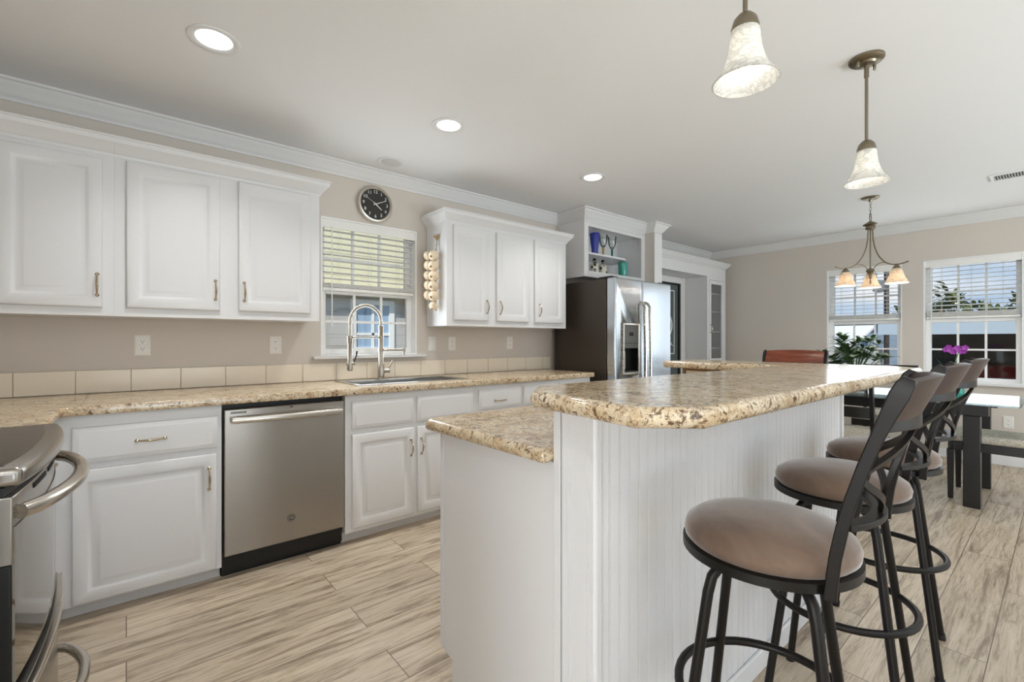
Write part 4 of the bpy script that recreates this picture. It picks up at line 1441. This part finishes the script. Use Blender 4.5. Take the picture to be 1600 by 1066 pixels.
stool.location = (STOOLS[0][0], STOOLS[0][1], 0)
stool.rotation_euler = (0, 0, STOOLS[0][2])
for (x, y, a), lb in zip(STOOLS[1:], ('taupe suede swivel bar stool in the middle of the three along the bar', 'taupe suede swivel bar stool closest to the dining table')):
    dup(stool, (x, y, 0), a, lb)
s4 = make_stool('red-brown wooden bar chair standing behind the far end of the bar', 0.185, 'redwood', 'bar_chair', None)
s4.location = (3.21, 1.17, 0)
s4.rotation_euler = (0, 0, math.radians(90))

# ------------------------------------------------------------------ lamps
def pendant(label, x, y, zr):
    r = thing('pendant_light', label, 'pendant light', (x, y, ZC), 0, 'bar pendants')
    cn = build('canopy', MB().lathe([(0.066, ZC - 0.0005), (0.066, ZC - 0.010), (0.058, ZC - 0.018), (0.040, ZC - 0.022), (0.034, ZC - 0.030), (0.012, ZC - 0.034), (0.002, ZC - 0.034)], (x, y, 0), 32), 'antique', r)
    for sg in (-1, 1):
        build('screw', MB().lathe([(0.004, ZC - 0.045), (0.006, ZC - 0.040), (0.006, ZC - 0.022), (0.002, ZC - 0.020)], (x + sg * 0.042, y - sg * 0.02, 0), 10), 'antique', cn)
    build('rod', MB().tube([(x, y, ZC - 0.033), (x, y, zr + 0.175)], 0.0065, 10).tube([(x, y, ZC - 0.034), (x, y, ZC - 0.085)], 0.0095, 10), 'antique', r)
    build('socket_cap', MB().lathe([(0.010, zr + 0.190), (0.018, zr + 0.186), (0.030, zr + 0.172), (0.034, zr + 0.158), (0.036, zr + 0.150), (0.036, zr + 0.140), (0.030, zr + 0.138)], (x, y, 0), 24), 'antique', r)
    outer = [(0.034, 0.148), (0.037, 0.138), (0.039, 0.115), (0.043, 0.085), (0.051, 0.055), (0.063, 0.028), (0.079, 0.008), (0.086, 0.0)]
    inner = [(0.082, -0.001), (0.075, 0.008), (0.059, 0.029), (0.047, 0.056), (0.039, 0.086), (0.035, 0.115), (0.033, 0.144)]
    sh = build('shade', MB().lathe([(q, zr + z) for q, z in outer + inner], (x, y, 0), 40, cap=False), 'alabaster', r)
    build('bulb', MB().ball((x, y, zr + 0.070), 0.027, (1, 1, 1.15), 16).lathe([(0.013, zr + 0.085), (0.013, zr + 0.140)], (x, y, 0), 12), 'bulb', r)
    lamp('pendant_bulb', 'POINT', (x, y, zr + 0.03), 0.2, (1, 0.97, 0.93), shadow_soft_size=0.03)
pendant('bell-shaped pendant light over the clipped corner of the bar, its canopy out of view', 1.312, 0.567, 1.905)
pendant('bell-shaped pendant light on a full rod over the dining end of the bar', 2.534, 0.569, 1.895)

def chandelier(x, y):
    r = thing('chandelier', 'three-shade pewter chandelier over the glass dining table', 'chandelier', (x, y, ZC))
    build('canopy', MB().lathe([(0.066, ZC - 0.0005), (0.066, ZC - 0.008), (0.050, ZC - 0.018), (0.016, ZC - 0.024), (0.010, ZC - 0.04), (0.002, ZC - 0.042)], (x, y, 0), 28), 'antique', r)
    mb = MB()
    z = ZC - 0.038
    i = 0
    while z > 2.305:
        pts = []
        for k in range(12):
            a = 2 * PI * k / 12
            hx, hz = 0.007 * math.cos(a), 0.016 * math.sin(a)
            pts.append((x + (hx if i % 2 else 0), y + (0 if i % 2 else hx), z - 0.014 + hz))
        mb.tube(pts, 0.0018, 6, closed=True)
        z -= 0.025
        i += 1
    build('chain', mb, 'antique', r)
    build('hanging_loop', MB().tube([(x + 0.030 * math.cos(2 * PI * k / 20), y, 2.272 + 0.030 * math.sin(2 * PI * k / 20)) for k in range(20)], 0.0035, 8, closed=True), 'antique', r)
    build('hub', MB().lathe([(0.004, 2.245), (0.014, 2.238), (0.052, 2.215), (0.056, 2.208), (0.048, 2.200), (0.034, 2.195), (0.038, 2.178), (0.030, 2.165), (0.010, 2.158), (0.002, 2.156)], (x, y, 0), 28), 'antique', r)
    build('column', MB().tube([(x, y, 2.16), (x, y, 1.78)], 0.006, 10).lathe([(0.006, 1.83), (0.026, 1.82), (0.034, 1.80), (0.020, 1.785), (0.010, 1.76), (0.012, 1.745), (0.004, 1.73)], (x, y, 0), 20), 'antique', r)
    build('finial_ring', MB().tube([(x + 0.018 * math.cos(2 * PI * k / 18), y, 1.708 + 0.018 * math.sin(2 * PI * k / 18)) for k in range(18)], 0.003, 8, closed=True), 'antique', r)
    a0 = math.atan2(y, x)
    for k in range(3):
        a = a0 + 2 * PI * k / 3
        c, s = math.cos(a), math.sin(a)
        P = lambda q, z: (x + q * c, y + q * s, z)
        pts = [Vector(p) for p in (P(0.018, 2.165), P(0.022, 2.08))] + bez(P(0.024, 2.06), P(0.050, 1.90), P(0.120, 1.835), P(0.205, 1.830), 12)[1:] + [Vector(P(0.245, 1.834)), Vector(P(0.285, 1.845))]
        arm = build('arm', MB().tube(pts, 0.0055, 10), 'antique', r)
        build('scroll', MB().tube(bez(P(0.02, 1.81), P(0.05, 1.87), P(0.09, 1.875), P(0.135, 1.852), 10), 0.0035, 8), 'antique', arm)
        build('socket_cap', MB().lathe([(0.006, 1.838), (0.012, 1.826), (0.028, 1.805), (0.032, 1.795), (0.030, 1.790)], P(0.20, 0), 20), 'antique', arm)
        zr = 1.675
        outer = [(0.026, 0.122), (0.031, 0.112), (0.036, 0.090), (0.043, 0.062), (0.052, 0.034), (0.063, 0.012), (0.070, 0.0)]
        inner = [(0.066, 0.0), (0.059, 0.013), (0.048, 0.035), (0.039, 0.063), (0.032, 0.090), (0.027, 0.112), (0.024, 0.120)]
        build('shade', MB().lathe([(q * 1.2, zr + z) for q, z in outer + inner], P(0.20, 0), 28, cap=False), 'amber_shade', r)
        b = P(0.20, zr + 0.060)
        build('bulb', MB().ball(b, 0.021, (1, 1, 1.2), 12), 'bulb_warm', r)
        lamp('chandelier_bulb', 'POINT', P(0.20, zr + 0.02), 4.0, (1, 0.95, 0.87), shadow_soft_size=0.025)
chandelier(5.01, 1.097)

def can_light(x, y, label, lit=True, grp='recessed ceiling lights', power=3.8, spread=118):
    r = thing('recessed_light', label, 'ceiling light', (x, y, ZC), 0, grp)
    build('trim_ring', MB().lathe([(0.096, ZC - 0.0005), (0.096, ZC - 0.004), (0.090, ZC - 0.007), (0.072, ZC - 0.004), (0.066, ZC - 0.0008), (0.068, ZC - 0.0003)], (x, y, 0), 40), 'trim', r)
    build('lens', MB().lathe([(0.0655, ZC - 0.0012), (0.0655, ZC - 0.0030), (0.05, ZC - 0.0045), (0.001, ZC - 0.005)], (x, y, 0), 32), 'lens' if lit else mat('unlit_lens', (206, 205, 202), 0.5), r)
    if lit:
        d = lamp('recessed_lamp', 'AREA', (x, y, ZC - 0.012), power, (1, 0.985, 0.965), shape='DISK', size=0.13, spread=math.radians(spread))
    return r
for (x, y), lb in zip(CANS, ('lit recessed ceiling light nearest the range', 'lit recessed ceiling light in line with the sink window', 'lit recessed ceiling light toward the refrigerator')):
    can_light(x, y, lb)
can_light(1.43, 3.045, 'unlit recessed ceiling light close to the wall above the clock', False)
for (x, y), wh in zip(CANS_FILL, ('beside the range wall', 'facing the bar stools', 'over the walkway by the bar', 'beside the glazed garden opening')):
    can_light(x, y, 'lit recessed ceiling light behind the camera ' + wh, power=2.5, spread=150)

r = thing('ceiling_vent', 'white ceiling air register near the dining windows', 'vent', (5.14, 0.19, ZC))
mb = MB()
mb.box(5.045, 5.235, 0.005, 0.025, ZC - 0.010, ZC - 0.0005).box(5.045, 5.235, 0.355, 0.375, ZC - 0.010, ZC - 0.0005)
mb.box(5.045, 5.065, 0.025, 0.355, ZC - 0.010, ZC - 0.0005).box(5.215, 5.235, 0.025, 0.355, ZC - 0.010, ZC - 0.0005)
build('vent_frame', mb, 'trim', r, bevel=0.002)
build('duct_opening', MB().box(5.066, 5.214, 0.026, 0.354, ZC - 0.002, ZC - 0.0008), 'slot', r)
mb = MB()
for i in range(22):
    y = 0.030 + i * 0.015
    mb.quadbox([(5.066, y, ZC - 0.010), (5.214, y, ZC - 0.010), (5.214, y + 0.002, ZC - 0.010), (5.066, y + 0.002, ZC - 0.010),
                (5.066, y + 0.006, ZC - 0.0025), (5.214, y + 0.006, ZC - 0.0025), (5.214, y + 0.008, ZC - 0.0025), (5.066, y + 0.008, ZC - 0.0025)])
build('louvers', mb, 'trim', r, smooth=False)
build('damper_lever', MB().tube([(5.12, 0.10, ZC - 0.010), (5.115, 0.10, ZC - 0.030)], 0.004, 8), 'trim', r)

# ------------------------------------------------------------------ dining set
TX0, TX1, TY0, TY1 = 4.56, 5.47, 0.19, 2.02
r = thing('dining_table', 'rectangular glass-topped dining table on square espresso legs', 'dining table', (5.01, 1.1, 0))
for x in (4.665, 5.355):
    for y in (0.43, 1.78):
        build('leg', MB().box(x - 0.045, x + 0.045, y - 0.045, y + 0.045, 0, 0.655 if True else 0.7), 'espresso', r, bevel=0.004)
    build('long_beam', MB().box(x - 0.045, x + 0.045, 0.345, 1.865, 0.656, 0.732), 'espresso', r, bevel=0.004)
for y in (0.43, 1.78):
    build('cross_beam', MB().box(4.711, 5.309, y - 0.03, y + 0.03, 0.66, 0.725), 'espresso', r, bevel=0.004)
for x in (4.665, 5.355):
    for y in (0.43, 1.78):
        build('glass_pad', MB().lathe([(0.018, 0.7322), (0.018, 0.7385), (0.002, 0.7385)], (x, y, 0), 14), 'chrome', r)
build('glass_top', MB().prism(rounded([(TX0, TY0), (TX1, TY0), (TX1, TY1), (TX0, TY1)], 0.02), 0.739, 0.750), 'tableglass', r, bevel=0.003)

def make_chair(label):
    """faces +y"""
    r = thing('dining_chair', label, 'dining chair', (0, 0, 0), 0, 'dining chairs')
    build('seat', MB().prism(rounded([(-0.22, -0.215), (0.22, -0.215), (0.225, 0.235), (-0.225, 0.235)], 0.04), 0.435, 0.495), 'woven', r, bevel=0.024, seg=4)
    mb = MB()
    mb.box(-0.205, 0.205, 0.195, 0.220, 0.375, 0.436).box(-0.205, 0.205, -0.215, -0.190, 0.375, 0.436)
    mb.box(-0.2195, -0.194, -0.19, 0.195, 0.375, 0.436).box(0.194, 0.2195, -0.19, 0.195, 0.375, 0.436)
    build('seat_rail', mb, 'espresso', r, bevel=0.003)
    for sg in (-1, 1):
        build('leg', MB().quadbox_leg(sg * 0.200, 0.205, 0.020, 0.014, 0.376) if hasattr(MB, 'quadbox_leg') else MB().rings([[(sg * 0.200 + a, 0.205 + b, z) for a, b in ((-w, -w), (w, -w), (w, w), (-w, w))] for w, z in ((0.015, 0), (0.021, 0.375))]), 'espresso', r, bevel=0.003)
        pts = [(sg * 0.200, -0.255, 0.0), (sg * 0.200, -0.212, 0.25), (sg * 0.200, -0.205, 0.44), (sg * 0.200, -0.225, 0.65), (sg * 0.200, -0.275, 0.95)]
        build('back_post', MB().sweep(pts, [(0.019, 0.013), (-0.019, 0.013), (-0.019, -0.013), (0.019, -0.013)], up=(1, 0, 0)), 'espresso', r, bevel=0.003)
    def rail(nm, z, hh, bow_, y):
        pts = [(x, y - bow_ * (1 - (x / 0.19) ** 2), z) for x in [-0.186 + 0.372 * i / 10 for i in range(11)]]
        build(nm, MB().sweep(pts, [(0.010, hh), (-0.010, hh), (-0.010, -hh), (0.010, -hh)], up=(0, 0, 1)), 'espresso', r, bevel=0.003)
    rail('crest_rail', 0.905, 0.045, 0.02, -0.267)
    rail('lower_rail', 0.66, 0.040, 0.02, -0.228)
    return r
ch = make_chair('espresso dining chair at the window-wall side of the head of the glass table')
ch.location = (5.01, 0.355, 0)
ch['label'] = 'espresso dining chair with a woven seat at the table end near the outlet'
dup(ch, (4.415, 1.105, 0), -PI / 2, 'espresso dining chair with its back to the bar, tucked under the table')
dup(ch, (5.66, 1.13, 0), PI / 2, 'espresso dining chair on the window side of the glass table')

# leafy potted plant and orchid on the table
r = thing('potted_plant', 'bushy dark green potted plant on the dining table', 'plant', (4.98, 1.20, 0.75))
px, py = 4.98, 1.20
build('pot', MB().lathe([(0.07, 0.7505), (0.075, 0.755), (0.095, 0.87), (0.10, 0.885), (0.092, 0.885), (0.088, 0.86), (0.002, 0.858)], (px, py, 0), 24), mat('pot_glaze', (120, 96, 78), 0.35), r)
mbl, mbs = MB(), MB()
rnd = random.Random(11)
for i in range(44):
    a = rnd.random() * 2 * PI
    el = 0.15 + 0.85 * rnd.random()
    ln = 0.16 + 0.22 * rnd.random() * (0.6 + 0.4 * el)
    d = Vector((math.cos(a) * (1 - el * 0.75), math.sin(a) * (1 - el * 0.75), 0.35 + el * 0.75)).normalized()
    b0 = Vector((px, py, 0.86))
    tip = b0 + d * ln * 1.1
    mbs.tube([b0, b0 + d * ln * 0.6, tip], [0.004, 0.003, 0.002], 5)
    nl = 7
    for k in range(nl):
        a2 = 2 * PI * k / nl + rnd.random()
        dd = (Vector((math.cos(a2), math.sin(a2), 0.15 + 0.35 * rnd.random())) + d * 0.45).normalized()
        mbl.leaf(tip - d * (0.012 * (k % 3)), dd, (0, 0, 1), 0.085 + 0.05 * rnd.random(), 0.030 + 0.010 * rnd.random(), 0.3, 0.2)
build('stems', mbs, 'leaf', r)
build('foliage', mbl, 'leaf', r)
r = thing('potted_orchid', 'purple orchid in a teal glass pot on the dining table', 'plant', (4.93, 0.545, 0.75))
ox, oy = 4.93, 0.545
build('pot', MB().lathe([(0.035, 0.7505), (0.050, 0.77), (0.052, 0.80), (0.042, 0.845), (0.046, 0.855), (0.042, 0.855), (0.038, 0.84), (0.045, 0.80), (0.002, 0.79)], (ox, oy, 0), 20), 'tealglass', r)
build('flower_stem', MB().tube(bez((ox, oy, 0.80), (ox, oy + 0.02, 0.95), (ox + 0.0, oy + 0.0, 1.12), (ox - 0.01, oy - 0.04, 1.13), 10), 0.0035, 6), 'leaf2', r)
mb = MB()
for k, a in enumerate((0.6, 1.9, 3.2, 4.2, 5.4)):
    mb.leaf((ox, oy, 0.85), (math.cos(a), math.sin(a), 0.9), (0, 0, 1), 0.22, 0.06, 0.25, 0.25, 6)
mb.leaf((ox, oy + 0.01, 0.86), (-0.1, 0.62, 1.4), (0, 0, 1), 0.25, 0.06, 0.15, 0.25, 6)
build('leaves', mb, 'leaf2', r)
for k in range(9):
    c = Vector((ox - 0.01 + 0.03 * math.sin(k * 2.1), oy + 0.055 - 0.014 * k, 1.115 + 0.018 * math.sin(k * 1.7) + 0.008))
    mb = MB()
    for q in range(5):
        a = 2 * PI * q / 5 + k
        mb.leaf(c, (-0.35, math.cos(a), math.sin(a)), (-1, 0, 0), 0.024, 0.022, 0.0, 0.2, 3)
    build('blossom', mb, 'purple', r)

# ------------------------------------------------------------------ outside the windows
ZG = -0.75
gm = mat('dry_lawn', (126, 132, 92), 0.9)
g = N(gm)
g.l(g.ramp(g.noise(g.coord(), 1.2, 5), [(0.35, (110, 120, 80)), (0.65, (160, 150, 116))]), g.b.inputs['Base Color'])
structure(build('ground', MB().box(-40, 120, -80, 80, ZG - 0.2, ZG), gm))
def siding(name, rgb, pitch=0.2):
    m = mat(name, rgb, 0.6)
    g = N(m)
    t = g.n('ShaderNodeTexCoord')
    sp = g.n('ShaderNodeSeparateXYZ')
    g.l(t.outputs['Object'], sp.inputs[0])
    dv = g.n('ShaderNodeMath', operation='DIVIDE')
    dv.inputs[1].default_value = pitch
    g.l(sp.outputs['Z'], dv.inputs[0])
    fr = g.n('ShaderNodeMath', operation='FRACT')
    g.l(dv.outputs[0], fr.inputs[0])
    g.bump(fr.outputs[0], 0.9, 0.02)
    k = tuple(int(c * 0.72) for c in rgb)
    g.l(g.ramp(fr.outputs[0], [(0.0, k), (0.06, rgb)]), g.b.inputs['Base Color'])
    return m
r = thing('neighbour_house', 'grey-sided neighbouring house with a cream gable seen over the sink', 'house', (3, 7, ZG))
build('wall', MB().box(-2, 9, 6.6, 7.0, ZG, 1.92), siding('grey_siding', (196, 191, 186), 0.16), r)
build('gable', MB().box(-2, 9, 6.45, 7.0, 1.93, 4.2), siding('cream_siding', (246, 238, 200), 0.30), r)
build('eave_trim', MB().box(-2, 9, 6.40, 6.449, 1.86, 1.93), 'white', r)
mb = MB()
hx0, hx1, hz0, hz1 = 2.55, 3.06, 1.10, 1.72
mb.box(hx0, hx1, 6.56, 6.599, hz0 - 0.08, hz0).box(hx0, hx1, 6.56, 6.599, hz1, hz1 + 0.08)
mb.box(hx0 - 0.08, hx0, 6.56, 6.599, hz0 - 0.08, hz1 + 0.08).box(hx1, hx1 + 0.08, 6.56, 6.599, hz0 - 0.08, hz1 + 0.08)
mb.box((hx0 + hx1) / 2 - 0.02, (hx0 + hx1) / 2 + 0.02, 6.57, 6.599, hz0, hz1).box(hx0, hx1, 6.57, 6.599, 1.27, 1.31)
w = build('window', mb, 'white', r)
build('pane', MB().box(hx0, hx1, 6.585, 6.598, hz0, hz1), mat('pale_pane', (150, 178, 205), 0.1), w)

r = thing('carport', 'long white carport with a dark interior across the street', 'carport', (16, 1, ZG))
build('roof', MB().prism([(14.0, -4), (21, -4), (21, 2.9), (14.0, 2.9)], 1.46, 1.62), mat('carport_white', (214, 220, 228), 0.5), r)
build('fascia', MB().box(13.9, 13.99, -4, 2.9, 1.34, 1.62), mat('carport_fascia', (178, 192, 206), 0.5), r)
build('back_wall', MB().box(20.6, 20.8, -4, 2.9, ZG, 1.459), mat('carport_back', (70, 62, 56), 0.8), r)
for y in (2.2, -0.6, -3.4):
    build('post', MB().box(14.02, 14.12, y, y + 0.1, ZG, 1.459), 'white', r)
r = thing('parked_car', 'dark red car parked in the carport', 'car', (17, 0.4, ZG))
def car_prof(k):
    return [(15.2, ZG + 0.25), (15.2, ZG + 0.72), (15.4, ZG + 0.85), (16.2, ZG + 0.92), (16.7, ZG + 1.32), (18.3, ZG + 1.34), (18.9, ZG + 0.95), (19.4, ZG + 0.88), (19.5, ZG + 0.25)]
FCAR = frame((0, 0, 0), (1, 0, 0), (0, 1, 0))
build('body', MB().fprism(FCAR, car_prof(0), 0.2, 1.9), mat('car_red', (120, 20, 26), 0.2), r, bevel=0.06, seg=3)
build('side_window', MB().fprism(FCAR, [(16.45, ZG + 0.97), (16.85, ZG + 1.26), (18.2, ZG + 1.27), (18.6, ZG + 0.98)], 0.19, 0.199).fprism(FCAR, [(16.45, ZG + 0.97), (16.85, ZG + 1.26), (18.2, ZG + 1.27), (18.6, ZG + 0.98)], 1.901, 1.91), 'glasstop', r)
for x in (16.0, 18.7):
    for y in (0.22, 1.68):
        build('wheel', MB().lathe([(0.02, 0.0), (0.28, 0.0), (0.31, 0.03), (0.31, 0.17), (0.28, 0.2), (0.02, 0.2)], (x, y, ZG + 0.31), 24, (0, 1, 0)), 'black', r)
r = thing('roadside_shed', 'white-roofed shed beyond the potted plant', 'shed', (12, 3, ZG))
FS = frame((0, 0, 0), (0, 1, 0), (1, 0, 0))
build('wall', MB().box(11.4, 14.6, 2.95, 5.6, ZG, 1.02), mat('shed_wall', (196, 200, 204), 0.6), r)
build('roof', MB().rings([[(11.2, 2.75, 1.02), (11.2, 5.9, 1.02), (13.0, 5.9, 1.50), (13.0, 2.75, 1.50)], [(11.2, 2.75, 1.07), (11.2, 5.9, 1.07), (13.0, 5.9, 1.55), (13.0, 2.75, 1.55)]]), mat('shed_roof', (226, 226, 226), 0.6), r)
r = thing('blue_house', 'pale blue-grey sided house behind the shed', 'house', (22, 6, ZG))
build('wall', MB().box(22, 28, 3.1, 12, ZG, 1.9), siding('blue_siding', (150, 168, 190), 0.2), r)
build('roof', MB().fprism(FS, [(2.8, 1.9), (12.3, 1.9), (7.5, 2.35)], 21.7, 28), mat('house_roof', (150, 152, 156), 0.7), r)
r = thing('utility_pole', 'dark utility pole beyond the chandelier window', 'pole', (24.0, 4.55, ZG))
build('pole_shaft', MB().lathe([(0.085, ZG), (0.07, 7.5), (0.01, 7.52)], (21.0, 4.13, 0), 12), mat('pole_wood', (58, 50, 46), 0.8), r)
build('transformer', MB().lathe([(0.05, 2.95), (0.2, 3.0), (0.2, 3.35), (0.05, 3.4)], (20.9, 4.32, 0), 12), 'nickel', r)
tm = mat('tree_leaf', (62, 82, 46), 0.8)
tm2 = mat('olive_tree_leaf', (92, 104, 56), 0.8)
def tree(label, x, y, h, w, seed, m, density=420, trunk=True):
    rn = random.Random(seed)
    r = thing('roadside_tree', label, 'tree', (x, y, ZG), 0, 'trees across the street')
    mb = MB()
    for i in range(density):
        a, b, q = rn.random() * 2 * PI, rn.random() * PI - PI / 2, rn.random() ** 0.4
        c = Vector((x + w * 0.5 * q * math.cos(a) * math.cos(b), y + w * 0.5 * q * math.sin(a) * math.cos(b), ZG + h * 0.62 + h * 0.38 * q * math.sin(b)))
        d = Vector((rn.random() - .5, rn.random() - .5, rn.random() - .5))
        mb.leaf(c, d, (0.1, 0.2, 1), 0.35 + 0.25 * rn.random(), 0.22, 0.2, 0.2, 3)
    build('crown', mb, m, r)
    build('trunk', MB().tube([(x, y, ZG), (x + 0.05, y, ZG + h * 0.35), (x, y, ZG + h * 0.75)], [0.16, 0.12, 0.05], 8), 'oak', r)
    return r
rn = random.Random(5)
r = thing('hedge', 'long leafy hedge standing behind the carport', 'hedge', (36, 1.5, ZG))
mb = MB()
for i in range(2600):
    y = -7.5 + 14.0 * rn.random()
    top = 3.25 + 0.35 * math.sin(y * 1.9) + 0.25 * math.sin(y * 4.7 + 1)
    z = ZG + (top - ZG) * (1 - rn.random() ** 2)
    c = Vector((35.6 + 1.6 * rn.random(), y, z))
    mb.leaf(c, (rn.random() - .5, rn.random() - .5, rn.random() - .3), (0.1, 0.2, 1), 0.4 + 0.25 * rn.random(), 0.24, 0.2, 0.2, 3)
build('foliage', mb, tm2, r)
build('stems', MB().box(36.3, 36.6, -7.4, 6.4, ZG, 2.2), 'oak', r)
tree('dark sparse tree standing against the sky beside the hedge', 30, 3.85, 4.9, 1.2, 77, tm, 60)
tree('low green tree behind the pale blue house', 34, 11.0, 3.0, 2.2, 88, tm, 400)
tree('low green tree by the utility pole', 34, 8.7, 3.0, 2.0, 89, tm, 400)
